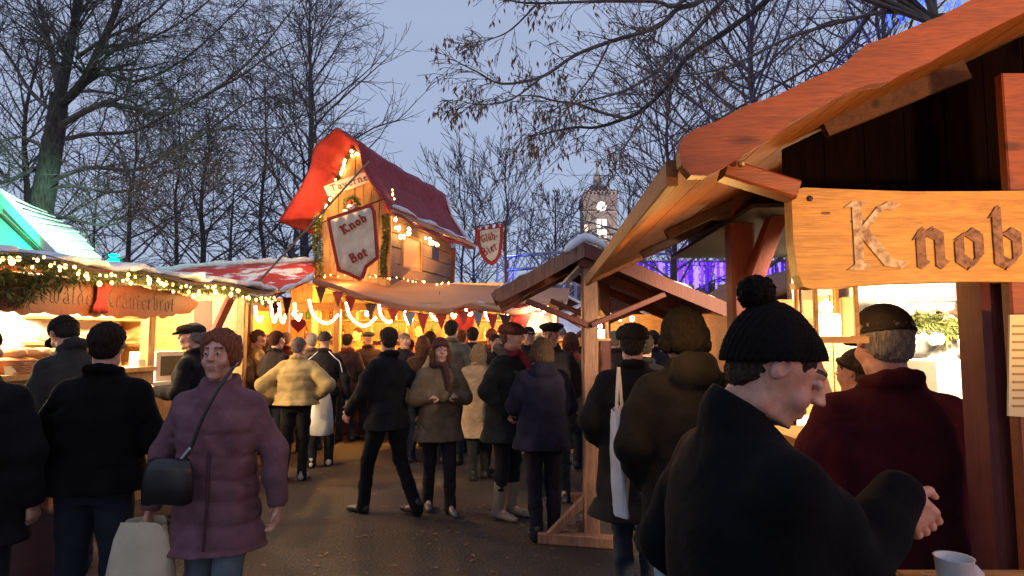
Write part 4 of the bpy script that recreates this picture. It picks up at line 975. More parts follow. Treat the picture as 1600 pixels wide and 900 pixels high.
# inside: bright tarp wall, valance, counter, goods
MB().grid([[Vector((lerp(PX(1240, 4.4), PX(1640, 4.4), j/18), 4.4+.03*math.sin(j*1.3), z)) for j in range(19)] for z in np.linspace(.9, 2.25, 6)]).build('back_tarp', M['white_tarp'], rs, smooth=True, fixn=False)
MB().box((PX(1240, 4.4), 4.45, 0), (PX(1640, 4.4), 4.48, 2.3)).build('back_wall', M['wood_light'], rs)
rows = []
for i in range(5):
    rows.append([Vector((lerp(PX(1372, 3.9), PX(1530, 3.9), j/20), 3.9+.02*math.sin(j*1.6), W(0, lerp(446, 493 if (j//2) % 2 else 486, i/4), 3.9).z)) for j in range(21)])
MB().grid(rows, (0, .01, 0)).build('valance', M['maroon_cloth'] if 0 else m_plain('mauve_cloth', (.24, .16, .16), .9), rs, smooth=True)
M['cream_beam'] = M['wood_light']
MB().beam((PX(1200, 3.0), 2.9, 1.17), (PX(1500, 3.0), 2.9, 1.17), .5, .05).build('counter_top', M['wood_light'], rs)
MB().box((PX(1200, 3.0), 2.72, 0), (PX(1500, 3.0), 2.76, 1.14)).build('counter_front', M['wood_light'], rs)
mb = MB()
for i in range(5):
    x0_ = PX(1190+i*28, 3.5); mb.box((x0_, 3.5, 1.2), (x0_+.095, 3.53, W(0, 470-i*2, 3.5).z))
mb.build('plank_screen', M['wood_light'], rs)
MB().beam(W(1262, 530, 3.3), W(1300, 640, 3.3), .05, .05).build('screen_brace', M['wood_dark'], rs)
for X_, Y_, pw in ((PX(1440, 3.5), 3.4, 420), (PX(1270, 3.1), 3.15, 50)):
    q_ = lamp('stall_light', (X_, Y_-.35, 2.08), pw*1.3, (1, .78, .50), .08, 'SPOT', spot_size=R(125), spot_blend=.4); aim(q_, (X_+.1, Y_+.75, 1.2))
t = thing('stall_work_lamp', 'bright white work lamp inside the near stall above the counter', 'lamp', (PX(1470, 3.5), 3.4, 1.7))
MB().ball((PX(1470, 3.5), 3.6, W(0, 478, 3.6).z), (.05, .02, .02), 8, 6).ball((PX(1500, 3.5), 3.6, W(0, 480, 3.6).z), (.05, .02, .02), 8, 6).build('bulb', M['lampwhite'], t, smooth=True)
t2 = MB().tube([(PX(1420, 3.6), 3.6, W(0, 472, 3.6).z), (PX(1530, 3.6), 3.6, W(0, 470, 3.6).z)], .006, 5).build('cable', M['black'], t)
t = thing('leaf_garland', 'pale green leaf garland with small lights inside the near stall', 'garland', (PX(1450, 3.8), 3.8, 1.7))
garland([W(1415, 512, 3.8), W(1450, 505, 3.8), W(1485, 512, 3.8), W(1530, 500, 3.8)], .07, t, 26, 40, .06)
bulbstring([W(1420, 520, 3.75), W(1460, 516, 3.75), W(1500, 522, 3.75)], 7, M['lampwhite'], t, .02)
mb = MB().box((PX(1430, 3.3), 3.15, 1.197), (PX(1560, 3.3), 3.5, 1.52)); tag(mb.build('display_case', M['white_tarp']), 'bright white display box on the counter of the near stall', 'box')
# sign board "Knob"
sb = thing('name_sign', 'thick honey coloured board with burnt blackletter word on the near stall', 'sign', W(1420, 445, 1.6))
so = [(1237, 312), (1243, 297), (1255, 293), (1330, 296), (1420, 299), (1520, 299), (1700, 297), (1900, 298), (1900, 446), (1700, 443), (1560, 440), (1500, 440), (1400, 443), (1330, 447), (1270, 452), (1256, 448), (1248, 430), (1240, 380)]
MB().prism([W(x, y, 1.6) for x, y in so], (0, .045, 0)).build('board', M['wood_sign'], sb)
mb = MB(); a, c, ux, uz, out = plane_frame(1425, 414, 1640, 412, 1.598)
lettering(mb, 'nob', W(1428, 415, 1.598), ux, uz, out, .090, .032, fit=.305, nib=R(40)); mb.build('lettering', M['burnt'], sb)
mb = MB(); lettering(mb, 'K', W(1322, 417, 1.598), ux, uz, out, .1045, .030, fit=.180, nib=R(35)); mb.build('capital_letter', M['burnt_hot'], sb)
MB().ball(W(1266, 310, 1.597), (.008, .005, .008), 8, 6).build('nail', M['black'], sb)
MB().ball(W(1340, 346, 1.6), (.022, .003, .006), 8, 6).build('knot', M['burnt'], sb); MB().ball(W(1290, 333, 1.6), (.014, .003, .004), 8, 6).build('knot', M['burnt'], sb)
# price list
pl = thing('price_list', 'yellow paper price list pinned beside the red-brown stall post', 'notice', W(1600, 600, 1.58))
MB().prism([W(1576, 650, 1.585), W(1660, 655, 1.585), W(1660, 490, 1.585), W(1578, 492, 1.585)], (0, .006, 0)).build('sheet', M['paper'], pl)
mb = MB()
for i in range(11):
    y_ = 508+i*12.5; mb.prism([W(1583, y_+3, 1.583), W(1645, y_+3, 1.583), W(1645, y_, 1.583), W(1583, y_, 1.583)], (0, .0012, 0))
mb.build('text_lines', m_plain('ink', (.28, .20, .08), .8), pl)
q = W(1305, 536, 1.85); lantern((q.x, 1.9, q.z), .135, .172, 'large glass candle lantern with thick candle under the sign', 'wood_light', pw=4)
sl_ = lamp('sign_fill_spot', (1.7, -.4, 1.35), 280, (1, .53, .17), .10, 'SPOT', spot_size=R(52), spot_blend=.6); aim(sl_, (1.2, 1.6, 2.45))  # added spot out of view, aimed upward to brighten sign and bargeboard
sl_ = lamp('barge_fill_spot', (2.6, -.6, 2.7), 80, (1, .44, .14), .10, 'SPOT', spot_size=R(60), spot_blend=.7); aim(sl_, (1.5, 1.5, 2.5))  # second added spot out of view, brightens the bargeboard
lamp('face_fill', (2.1, .5, 1.5), 22, (1, .40, .22), .12)  # added fill light for the face of the bobble hat man
lamp('under_roof_lamp', RS(.2, .9, 1.80), 12, (1, .50, .14), .08)

# ============================================================ FAR STALLS AND TENTS
def hut_stall(X, Y, w_, d_, h_, rz, label, roofm, wall='wood_dark', pw=60, lc=(1, .6, .28)):
    t = thing('market_hut', label, 'market stall', (X, Y, 0)); ca, sa = math.cos(rz), math.sin(rz)
    def q(x, y, z): return Vector((X+x*ca-y*sa, Y+x*sa+y*ca, z))
    def bx(mb, x0, x1, y0, y1, z0, z1): return mb.prism([q(x0, y0, z0), q(x1, y0, z0), q(x1, y1, z0), q(x0, y1, z0)], (0, 0, z1-z0))
    mb = MB(); bx(mb, -w_/2, w_/2, d_-.05, d_, 0, h_); bx(mb, -w_/2, -w_/2+.05, 0, d_-.06, 0, h_); bx(mb, w_/2-.05, w_/2, 0, d_-.06, 0, h_); mb.build('wall', M['wood_light'], t)
    mb = MB(); bx(mb, -w_/2+.06, w_/2-.06, -.05, .0, 0, 1.0); mb.build('counter_front', M[wall], t)
    mb = MB(); bx(mb, -w_/2+.06, w_/2-.06, -.15, .35, 1.01, 1.05); mb.build('counter_top', M['wood_light'], t)
    for sx in (-1, 1): MB().beam(q(sx*(w_/2-.06), -.06, 0), q(sx*(w_/2-.06), -.06, h_), .1, .1, (0, 1, 0)).build('post', M['wood_v'], t)
    rh = w_*.24
    for sx in (-1, 1):
        rows = [[q(sx*lerp(0, w_/2+.3, i/5), lerp(-.55, d_+.2, j/6), h_+rh*(1-i/5*1.12)+.03*math.sin(i*2+j)) for j in range(7)] for i in range(6)]
        MB().grid(rows, (0, 0, -.06)).build('roof_slope', M[roofm], t, smooth=True)
    MB().prism([q(-w_/2, -.02, h_), q(w_/2, -.02, h_), q(0, -.02, h_+rh*.95)], q(0, .03, 0)-q(0, 0, 0)).build('gable', M[wall], t)
    MB().ball(q(0, .6, h_-.15), .06, 8, 6).build('bulb', M['lampwhite'], t, smooth=True)
    o = [(-.3, 'brown_glass'), (0, 'ceramic'), (.3, 'green_glass')]
    lamp('hut_light', q(0, .5, h_-.3), pw, lc, .1); return t
hut_stall(PX(868, 15), 15, 2.6, 2.0, 2.15, R(-12), 'snow covered hut beyond the man with the beret', 'snow', pw=220)
hut_stall(PX(1010, 13), 13.5, 3.0, 2.0, 2.2, R(8), 'dark wooden hut seen through the open shelter', 'roof_snow', pw=160)
hut_stall(PX(1160, 17), 17.5, 2.4, 2.0, 2.1, R(15), 'bright distant hut between the grey coat and the bobble hat', 'snow', pw=500, lc=(1, .75, .5))
hut_stall(PX(1330, 8.0), 8.6, 2.4, 2.0, 2.1, R(10), 'brown roofed hut behind the near stall sign', 'wood_under', pw=90)
hut_stall(PX(955, 22), 22, 3.0, 2.0, 2.3, R(0), 'farthest lit hut beyond the shelter posts', 'snow', pw=400)
t = thing('snowy_tent', 'white snowy tent roof stretched beside the tavern corner', 'tent', (PX(860, 12.5), 12.5, 0))
A1 = [W(838, 470, 12.2), W(865, 488, 12.2), W(905, 512, 12.2), W(945, 530, 12.2)]; A2 = [W(815, 524, 11.8), W(845, 527, 11.8), W(880, 529, 11.8), W(935, 533, 11.8)]
MB().grid([smoothpoly(A1, 3), [a.lerp(c, .5)+Vector((0, 0, -.05)) for a, c in zip(smoothpoly(A1, 3), smoothpoly(A2, 3))], smoothpoly(A2, 3)], (0, .03, -.02)).build('tent_roof', M['snow'], t, smooth=True)
for p in (A1[0], A1[3], A2[0], A2[3]): MB().tube([(p.x, p.y+.03, 0), (p.x, p.y+.03, p.z-.02)], .03, 8).build('pole', M['metal'], t)
lamp('tent_light', (PX(868, 11), 11.2, 1.95), 50, (.85, .85, 1), .2)
# cold shop lights far right centre
gx = 0
for px, py, rr, mt_ in ((1117, 490, .16, 'cyan_led'), (1113, 503, .2, 'cyan_led'), (1135, 503, .12, 'cyan_led'), (1116, 520, .18, 'cyan_led'), (1193, 420, .16, 'cyan_led'), (1196, 412, .1, 'cyan_led'), (1043, 446, .07, 'cyan_led')):
    p = W(px, py, 24); t = thing('cold_lamp', 'cold white lamp on a thin mast, ' + ['highest of the group beside the grey coat', 'large one in the group beside the grey coat', 'right one of the group beside the grey coat', 'lowest of the group beside the grey coat', 'brighter of the pair behind the near stall brace', 'smaller of the pair behind the near stall brace', 'tiny one under the violet curtain'][gx], 'lamp', (p.x, p.y, 0), 'cold lamps far behind')
    MB().tube([(p.x, p.y+.05*gx, 0), (p.x, p.y+.05*gx, p.z)], .03, 6).build('mast', M['metal'], t)
    MB().ball((p.x, p.y+.05*gx, p.z), (rr, rr*.6, rr*.6), 10, 6).build('lamp_head', M[mt_], t, smooth=True); gx += 1
# blue light net in the tree, up right
t = thing('blue_light_net', 'deep blue light net glowing high in the trees over the near roof', 'light net', W(1430, 20, 16))
rn = random.Random(3); mb = MB()
for i in range(46):
    x0_ = rn.uniform(1385, 1500); y0_ = rn.uniform(-30, 26)
    p = W(x0_, y0_, 16+rn.uniform(-.5, .5)); q_ = p + Vector((rn.uniform(-.1, .1), 0, -rn.uniform(.15, .5))); MB().tube([p, q_], .028, 5).build('light_strand', M['blue_led'], t)
lamp('blue_tree_light', W(1420, 20, 14.5), 500, (.06, .1, 1), .5)

# ============================================================ TREES
class TB:   # fast tube collector for branches
    def __init__(s): s.v = []; s.f = []
    def tube(s, pts, r0, r1, n):
        N = len(pts); o = len(s.v); d = (pts[-1]-pts[0]); a = d.cross(Vector((.31, .77, .55)))
        if a.length < 1e-6: return
        a.normalize(); b_ = d.normalized().cross(a)
        cs = [(a*math.cos(2*math.pi*k/n) + b_*math.sin(2*math.pi*k/n)) for k in range(n)]
        for i, p in enumerate(pts):
            r_ = r0 + (r1-r0)*i/(N-1)
            for c_ in cs: q = p + c_*r_; s.v.append((q.x, q.y, q.z))
        for i in range(N-1):
            for k in range(n): s.f.append((o+i*n+k, o+i*n+(k+1) % n, o+(i+1)*n+(k+1) % n, o+(i+1)*n+k))
    def build(s, name, m, parent):
        off = parent.location; me = bpy.data.meshes.new(name)
        V = np.array(s.v, dtype=np.float32) - np.array(off, dtype=np.float32); F = np.array(s.f, dtype=np.int32)
        me.vertices.add(len(V)); me.vertices.foreach_set('co', V.ravel()); me.loops.add(F.size); me.loops.foreach_set('vertex_index', F.ravel())
        me.polygons.add(len(F)); me.polygons.foreach_set('loop_start', np.arange(0, F.size, F.shape[1], dtype=np.int32)); me.polygons.foreach_set('loop_total', np.full(len(F), F.shape[1], dtype=np.int32))
        me.polygons.foreach_set('use_smooth', np.ones(len(F), dtype=bool)); me.update(calc_edges=True); me.materials.append(m)
        o = bpy.data.objects.new(name, me); COL.objects.link(o); o.parent = parent; return o
def rnd(rg, s): return Vector((rg.gauss(0, s), rg.gauss(0, s), rg.gauss(0, s)))
def grow(tb, p, d, L, r0, lev, rg, P, tips=None):
    nseg = P['seg'][min(lev, len(P['seg'])-1)]; pts = [Vector(p)]; d = d.normalized(); step = L/nseg; dirs = [d]
    for i in range(nseg):
        d = (d + rnd(rg, P['wob']) + Vector((0, 0, P['up'][min(lev, len(P['up'])-1)]))).normalized()
        pts.append(pts[-1] + d*step); dirs.append(d)
    rmin = P['rmin']; r1 = max(rmin*.7, r0*.35)
    tb.tube(pts, max(r0, rmin), r1, 6 if r0 > .06 else (4 if r0 > .02 else 3))
    if lev >= P['depth']:
        if tips is not None: tips.append((pts[-1], dirs[-1])); tips.append((pts[len(pts)//2], dirs[-1]))
        return
    nch = P['nch'][min(lev, len(P['nch'])-1)]
    for k in range(nch):
        t_ = rg.uniform(P['start'], 1.0) if k else 1.0
        x = t_*nseg; i = min(int(x), nseg-1); q = pts[i].lerp(pts[i+1], x-i); dd = dirs[i]
        sd = dd.cross(rnd(rg, 1)).normalized(); an = R(rg.uniform(*P['ang'])) * (.4 if k == 0 else 1)
        nd = dd*math.cos(an) + sd*math.sin(an)
        grow(tb, q, nd, L*rg.uniform(*P['len'])*(1.1-.45*t_), max(rmin, r0*rg.uniform(.38, .6)*(1-.35*t_)), lev+1, rg, P, tips)
def limb(tb, tw, pts, r0, r1, rg, P, nch, L, lev=1, start=.15, tips=None):
    sp = smoothpoly(pts, 4); N = len(sp)
    for i in range(N-1):
        tb.tube([sp[i], sp[i+1] + (sp[i+1]-sp[i])*.03], lerp(r0, r1, i/(N-1)), lerp(r0, r1, (i+1)/(N-1)), 8 if r0 > .08 else 5)
    for k in range(nch):
        t_ = rg.uniform(start, 1); x = t_*(N-1); i = min(int(x), N-2); q = sp[i].lerp(sp[i+1], x-i); dd = (sp[i+1]-sp[i]).normalized()
        sd = dd.cross(rnd(rg, 1)).normalized(); an = R(rg.uniform(*P['ang'])); nd = dd*math.cos(an) + sd*math.sin(an)
        grow(tw, q, nd, L*rg.uniform(.6, 1.2)*(1.1-.4*t_), lerp(r0, r1, t_)*.4, lev, rg, P, tips)
# --- great tree on the left (about 14 m away)
rg = random.Random(11)
def tp(*q): return [W(x, y, Y) for x, y, Y in q]
T = thing('bare_tree', 'great bare tree with thick forked trunk rising behind the green lit roof', 'tree', (PX(80, 14), 14, 0))
PB = dict(seg=[5, 5, 4, 3], wob=.13, up=[.03, .02, .0], rmin=.006, depth=3, nch=[6, 6, 5], start=.15, ang=(25, 65), len=(.45, .75))
tr = TB(); cr = TB()
root = Vector((PX(48, 14), 14, -.1))
base = [root, W(52, 430, 14), W(60, 350, 14), W(73, 280, 14), W(86, 205, 14), W(93, 148, 14)]
sp = smoothpoly(base, 5)
for i in range(len(sp)-1): tr.tube([sp[i], sp[i+1]+(sp[i+1]-sp[i])*.04], lerp(.31, .18, i/(len(sp)-1)), lerp(.31, .18, (i+1)/(len(sp)-1)), 12)
limbs = [
 (tp((93,150,14),(105,95,14),(115,45,13.9),(124,0,13.8),(132,-90,13.6)), .13, .05, 20, 2.0),
 (tp((89,170,14),(128,130,13.7),(154,79,13.4),(187,0,13.2),(205,-80,13)), .115, .04, 22, 2.0),
 (tp((88,200,14),(154,165,13.6),(205,168,13.4),(261,178,13.2),(336,140,13),(400,85,12.8),(460,10,12.6)), .08, .012, 30, 1.8),
 (tp((140,110,13.6),(180,118,13.6),(224,126,13.6),(299,84,13.6),(387,0,13.6)), .05, .012, 24, 1.7),
 (tp((84,222,14),(140,210,14.3),(210,205,14.5),(266,177,14.6),(373,121,14.8),(430,80,15),(520,40,15)), .06, .010, 28, 1.7),
 (tp((76,285,14),(140,262,13.4),(210,266,13.2),(261,243,13),(327,205,12.8),(400,202,12.7),(480,196,12.6)), .06, .010, 28, 1.6),
 (tp((74,255,14),(30,275,14.2),(0,285,14.4),(-70,300,14.5)), .06, .03, 12, 1.8),
 (tp((90,180,14),(50,145,14.2),(15,90,14.4),(-30,20,14.5)), .06, .02, 16, 1.8),
 (tp((92,140,14),(78,70,14.3),(60,0,14.5),(48,-70,14.5)), .08, .03, 16, 2.0),
 (tp((72,300,14),(110,290,13.6),(190,300,13.4),(280,262,13.3),(350,250,13.3)), .05, .010, 20, 1.5),
 (tp((64,330,14),(120,345,13.6),(170,352,13.4),(225,332,13.3)), .045, .010, 16, 1.3),
 (tp((252,243,13),(317,210,13),(387,160,13),(430,150,13)), .035, .008, 18, 1.3),
 (tp((120,90,13.8),(165,60,13.5),(230,30,13.2),(300,-40,13)), .05, .015, 18, 1.8),
 (tp((80,240,14),(40,215,13.5),(0,220,13)), .05, .02, 12, 1.6),
 (tp((150,85,13.4),(210,70,13.2),(290,30,13),(360,-30,13)), .04, .012, 18, 1.6),
]
for pts, r0, r1, nc, L_ in limbs: limb(tr if r0 > .1 else cr, cr, pts, r0, r1, rg, PB, nc, L_)
tr.build('trunk', M['bark'], T); cr.build('crown', M['twig'], T)
def tree(label, px, Y, ytop, r, seed, spread=.35, P=None, lean=0, group=None, mt='twig', zc=.22, nb=34, trunkr=None, tips=None):
    rg = random.Random(seed); X = PX(px, Y); Ht = W(px, ytop, Y).z
    T = thing('bare_tree', label, 'tree', (X, Y, 0), group)
    P = dict(dict(seg=[6, 4, 3, 3], wob=.10, up=[.07, .05, .02], rmin=.0075*Y/14, depth=3, nch=[6, 6, 4], start=.12, ang=(22, 55), len=(.42, .7)), **(P or {}))
    tr = TB(); cr = TB(); pts = [Vector((X, Y, -.1))]
    for i in range(1, 9):
        pts.append(Vector((X+lean*i/8+rg.gauss(0, .08), Y+rg.gauss(0, .08), Ht*i/8)))
    sp = smoothpoly(pts, 3)
    for i in range(len(sp)-1): tr.tube([sp[i], sp[i+1]+(sp[i+1]-sp[i])*.03], lerp(r, .02, (i/(len(sp)-1))**.8), lerp(r, .02, ((i+1)/(len(sp)-1))**.8), 8)
    for k in range(nb):
        t_ = zc + (1-zc)*(k+rg.random())/nb*.98; x = t_*(len(sp)-1); i = min(int(x), len(sp)-2); q = sp[i].lerp(sp[i+1], x-i)
        az = k*2.4+rg.uniform(-.4, .4); el = R(lerp(15, 60, t_)); d = Vector((math.cos(az)*math.cos(el), math.sin(az)*math.cos(el), math.sin(el)))
        sh_ = math.sin(math.pi*min(1, (t_-zc)/(1-zc)*.8+.2))
        grow(cr, q, d, Ht*spread*sh_*rg.uniform(.7, 1.1), r*.35*(1-t_*.7), 1, rg, P, tips)
    tr.build('trunk', M['bark'], T); cr.build('crown', M[mt], T); return T
tree('tall upright bare tree just left of the rooftop hut', 474, 24, -10, .26, 5, .27, nb=50)
tree('medium bare tree with two thin stems left of the tall upright tree', 405, 27, 120, .16, 6, .30, nb=30)
tree('bare tree standing above the snowy red canopy', 310, 24, 185, .2, 8, .36, nb=32)
tree('slim bare tree between the green spotlight and the red canopy', 268, 30, 150, .16, 9, .30, nb=28)
tree('bare tree directly above the green spotlight', 195, 30, 140, .2, 10, .34, nb=28)
tree('bare tree at the far left edge beyond the great tree', 25, 20, 30, .2, 12, .34, nb=34)
UP = dict(up=[.12, .1, .05], ang=(16, 40))
tree('bluish bare tree with upright branches behind the pennant', 790, 24, 245, .10, 21, .45, UP, nb=22)
tree('bluish bare tree between the hut roof and the pennant', 722, 26, 262, .10, 22, .42, UP, nb=22)
tree('bare spreading tree between the pennant and the clock tower', 868, 27, 300, .13, 23, .36, UP, nb=26)
tree('low bare tree in front of the clock tower foot', 895, 34, 385, .10, 24, .5, UP, nb=20)
tree('dense bare tree right of the clock tower', 1052, 24, 90, .2, 25, .42, nb=44)
tree('broad dense bare tree over the near stall roof', 1190, 20, -60, .26, 26, .40, nb=54)
tree('tall bare tree with blue glow at the upper right', 1400, 22, -140, .28, 27, .38, nb=46)
tree('thin bare tree behind the violet curtain', 1110, 31, 250, .14, 28, .45, nb=26)
tree('bare tree behind the gap beside the near stall brace', 1225, 28, 300, .16, 29, .5, nb=22)
rgb = random.Random(77)
for i, (px, Y, yt, lb) in enumerate(((-40, 45, 250, 'behind the green roof at the far left'), (140, 48, 260, 'beyond the left of the bread stall roof'), (355, 46, 250, 'behind the middle of the red canopy'), (455, 50, 240, 'behind the left side of the hut'), (640, 52, 300, 'hidden mostly by the rooftop hut'), (740, 50, 320, 'below the pennant height, far back'), (985, 48, 290, 'beyond the clock tower to its right'))):
    tree('distant bare tree ' + lb, px, Y, yt, .25, 40+i, .42, dict(nch=[5, 4, 3]), nb=24, group='distant bare trees')
# --- overhanging branches from a lime tree to the right (about 7 m away)
rg = random.Random(31)
T = thing('lime_tree', 'overhanging lime tree branches with dry hanging seed leaves at the top', 'tree', (PX(1500, 8.5), 8.5, 0))
tr = TB(); cr = TB(); tips = []
PL_ = dict(seg=[5, 4, 4], wob=.12, up=[-.03, -.06, -.08], rmin=.004, depth=3, nch=[5, 4, 2], start=.2, ang=(20, 55), len=(.5, .8))
xb = PX(1500, 8.5); tr.tube([Vector((xb, 8.5, -.1)), Vector((xb-.05, 8.5, 3)), Vector((xb-.15, 8.4, 6.2))], .24, .15, 12)
hub = Vector((xb-.15, 8.4, 6.1))
def LB(pts, r0, r1, nc, L_, Y0, Y1, join=True):
    n = len(pts); P3 = [W(x, y, lerp(Y0, Y1, i/(n-1))) for i, (x, y) in enumerate(pts)]
    if join: P3 = [hub, hub.lerp(P3[0], .5)+Vector((0, 0, .15))] + P3
    limb(tr if r0 > .05 else cr, cr, P3, r0, r1, rg, PL_, nc, L_, lev=1, start=.22, tips=tips)
LB([(1290,-90),(1198,0),(1135,48),(1072,91),(1044,133),(1005,171),(977,185),(932,199),(897,199),(850,209),(827,213)], .055, .006, 30, .55, 8, 6.6)
LB([(1230,-80),(1131,0),(1085,50),(1058,77),(1030,108),(988,136),(945,151),(904,161),(870,175)], .04, .005, 24, .5, 7.6, 6.4)
LB([(1170,-60),(1096,0),(1058,14),(1026,42),(953,65),(897,87),(848,119),(785,131),(745,112),(705,92)], .05, .005, 32, .5, 7.4, 6.2)
LB([(1130,-40),(1058,8),(1023,2),(930,2),(841,5),(795,0),(750,-20)], .04, .005, 26, .5, 7.2, 6.2)
LB([(1330,30),(1240,56),(1180,85),(1135,105),(1065,119),(1020,116)], .035, .005, 20, .5, 8, 7)
LB([(977,185),(940,176),(900,162),(868,158),(835,150),(800,150)], .02, .005, 14, .4, 7, 6.4, False)
LB([(1005,171),(985,215),(970,238),(968,260)], .014, .004, 10, .35, 7, 7, False)
LB([(848,119),(800,155),(760,163),(728,160)], .013, .004, 12, .32, 6.4, 6.2, False)
LB([(953,65),(930,110),(900,150),(865,195),(820,215)], .014, .004, 14, .35, 6.8, 6.5, False)
LB([(840,5),(800,45),(770,60),(735,68)], .012, .004, 10, .3, 6.5, 6.3, False)
LB([(1420,-60),(1330,60),(1240,120),(1150,170),(1080,215)], .05, .006, 26, .7, 8.4, 8.2)
LB([(1450,-60),(1360,20),(1280,40),(1190,110),(1130,130)], .04, .006, 22, .7, 8.4, 8.8)
tr.build('trunk', M['bark'], T); cr.build('crown', M['twig'], T)
lv = MB(); rg.shuffle(tips)
for p, d in tips[:1250]:
    if p.x > PX(1150, 8) and rg.random() < .5: continue
    for _ in range(rg.randint(1, 3)):
        q = p + rnd(rg, .03); L_ = rg.uniform(.05, .10); w_ = L_*.16; s_ = Vector((rg.gauss(0, 1), rg.gauss(0, 1), 0)).normalized()*w_; dn = Vector((rg.gauss(0, .25), rg.gauss(0, .25), -1)).normalized()*L_
        lv.add([q, q+dn*.4+s_, q+dn, q+dn*.45-s_], [(0, 1, 2, 3)])
lv.build('seed_leaves', M['leaf'], T, fixn=False)

# ============================================================ PEOPLE
def grid_axes(lo, hi, coarse, fines):
    """coordinate array lo..hi with finer steps inside the intervals (a, b, step)"""
    x = lo; out_ = [lo]
    while x < hi:
        st_ = coarse
        for a, b_, s_ in fines:
            if a - st_ <= x <= b_: st_ = min(st_, s_)
        x += st_; out_.append(x)
    return np.array(out_, dtype=np.float32)
class Field:
    def __init__(s, xs, ys, zs):
        s.x, s.y, s.z = xs, ys, zs; s.F = np.full((len(xs), len(ys), len(zs)), .3, dtype=np.float32)
    def sub(s, lo, hi, mg):
        ix = [np.searchsorted(a, l-mg) for a, l in zip((s.x, s.y, s.z), lo)]; jx = [np.searchsorted(a, h+mg, 'right') for a, h in zip((s.x, s.y, s.z), hi)]
        sl = tuple(slice(i, j) for i, j in zip(ix, jx))
        if any(i >= j for i, j in zip(ix, jx)): return None, None
        X, Y, Z = np.meshgrid(s.x[sl[0]], s.y[sl[1]], s.z[sl[2]], indexing='ij'); return sl, (X, Y, Z)
    def put(s, sl, d, k, cut=False):
        a = s.F[sl]
        if cut:
            h = np.maximum(k-np.abs(a+d), 0)/k if k > 0 else 0; s.F[sl] = np.maximum(a, -d) + h*h*k*.25
        else:
            h = np.maximum(k-np.abs(a-d), 0)/k if k > 0 else 0; s.F[sl] = np.minimum(a, d) - h*h*k*.25
    def cap(s, p, q, r1, r2, k=.03, cut=False):
        p = np.array(p, float); q = np.array(q, float); rm = max(r1, r2)
        sl, G = s.sub(np.minimum(p, q)-rm, np.maximum(p, q)+rm, .04+k)
        if sl is None: return
        X, Y, Z = G; d = q-p; L2 = float((d*d).sum()) or 1e-9
        t = np.clip(((X-p[0])*d[0]+(Y-p[1])*d[1]+(Z-p[2])*d[2])/L2, 0, 1)
        D = np.sqrt((X-p[0]-t*d[0])**2+(Y-p[1]-t*d[1])**2+(Z-p[2]-t*d[2])**2) - (r1+(r2-r1)*t); s.put(sl, D, k, cut)
    def chain(s, pts, rs, k=.02):
        for a, b_, r1, r2 in zip(pts, pts[1:], rs, rs[1:]): s.cap(a, b_, r1, r2, k)
    def ell(s, c, r, k=.02, cut=False, rot=0.0):
        c = np.array(c, float); r = np.array(r, float); m_ = max(r); sl, G = s.sub(c-m_, c+m_, .04+k)
        if sl is None: return
        X, Y, Z = (g-c_ for g, c_ in zip(G, c))
        if rot: Y, Z = Y*math.cos(rot)+Z*math.sin(rot), -Y*math.sin(rot)+Z*math.cos(rot)
        k0 = np.sqrt((X/r[0])**2+(Y/r[1])**2+(Z/r[2])**2); k1 = np.sqrt((X/r[0]**2)**2+(Y/r[1]**2)**2+(Z/r[2]**2)**2)+1e-6
        s.put(sl, k0*(k0-1)/k1, k, cut)
    def stack(s, rings, k=.03, puff=None, sq=2.3, fold=0, seed=0):
        """rings of (z, rx, ry, y0) from low to high"""
        zz = np.array([r[0] for r in rings]); rx = np.array([r[1] for r in rings]); ry = np.array([r[2] for r in rings]); y0 = np.array([r[3] for r in rings])
        m_ = max(rx.max(), ry.max()); sl, G = s.sub((-m_, -m_+y0.min(), zz[0]), (m_, m_+y0.max(), zz[-1]), .05+k)
        X, Y, Z = G; A = np.interp(Z, zz, rx); B = np.interp(Z, zz, ry); O = np.interp(Z, zz, y0); Yo = Y-O
        if fold:
            th = np.arctan2(Yo, X); f = fold*np.sin(th*7+seed+3*np.sin(Z*4+seed))*np.clip((zz[-1]-.25-Z)/.5, 0, 1); A = A*(1+f); B = B*(1+f)
        nrm = (np.abs(X/A)**sq+np.abs(Yo/B)**sq)**(1/sq)
        D = (nrm-1)*np.minimum(A, B)
        if puff: D = D + puff[0]*(np.abs(np.sin(math.pi*(Z+.012*np.sin(X*9))/puff[1]))**.5*-1+.5)*1.0
        cap_ = np.maximum(zz[0]-Z, Z-zz[-1]); D = np.maximum(D, cap_); s.put(sl, D, k)
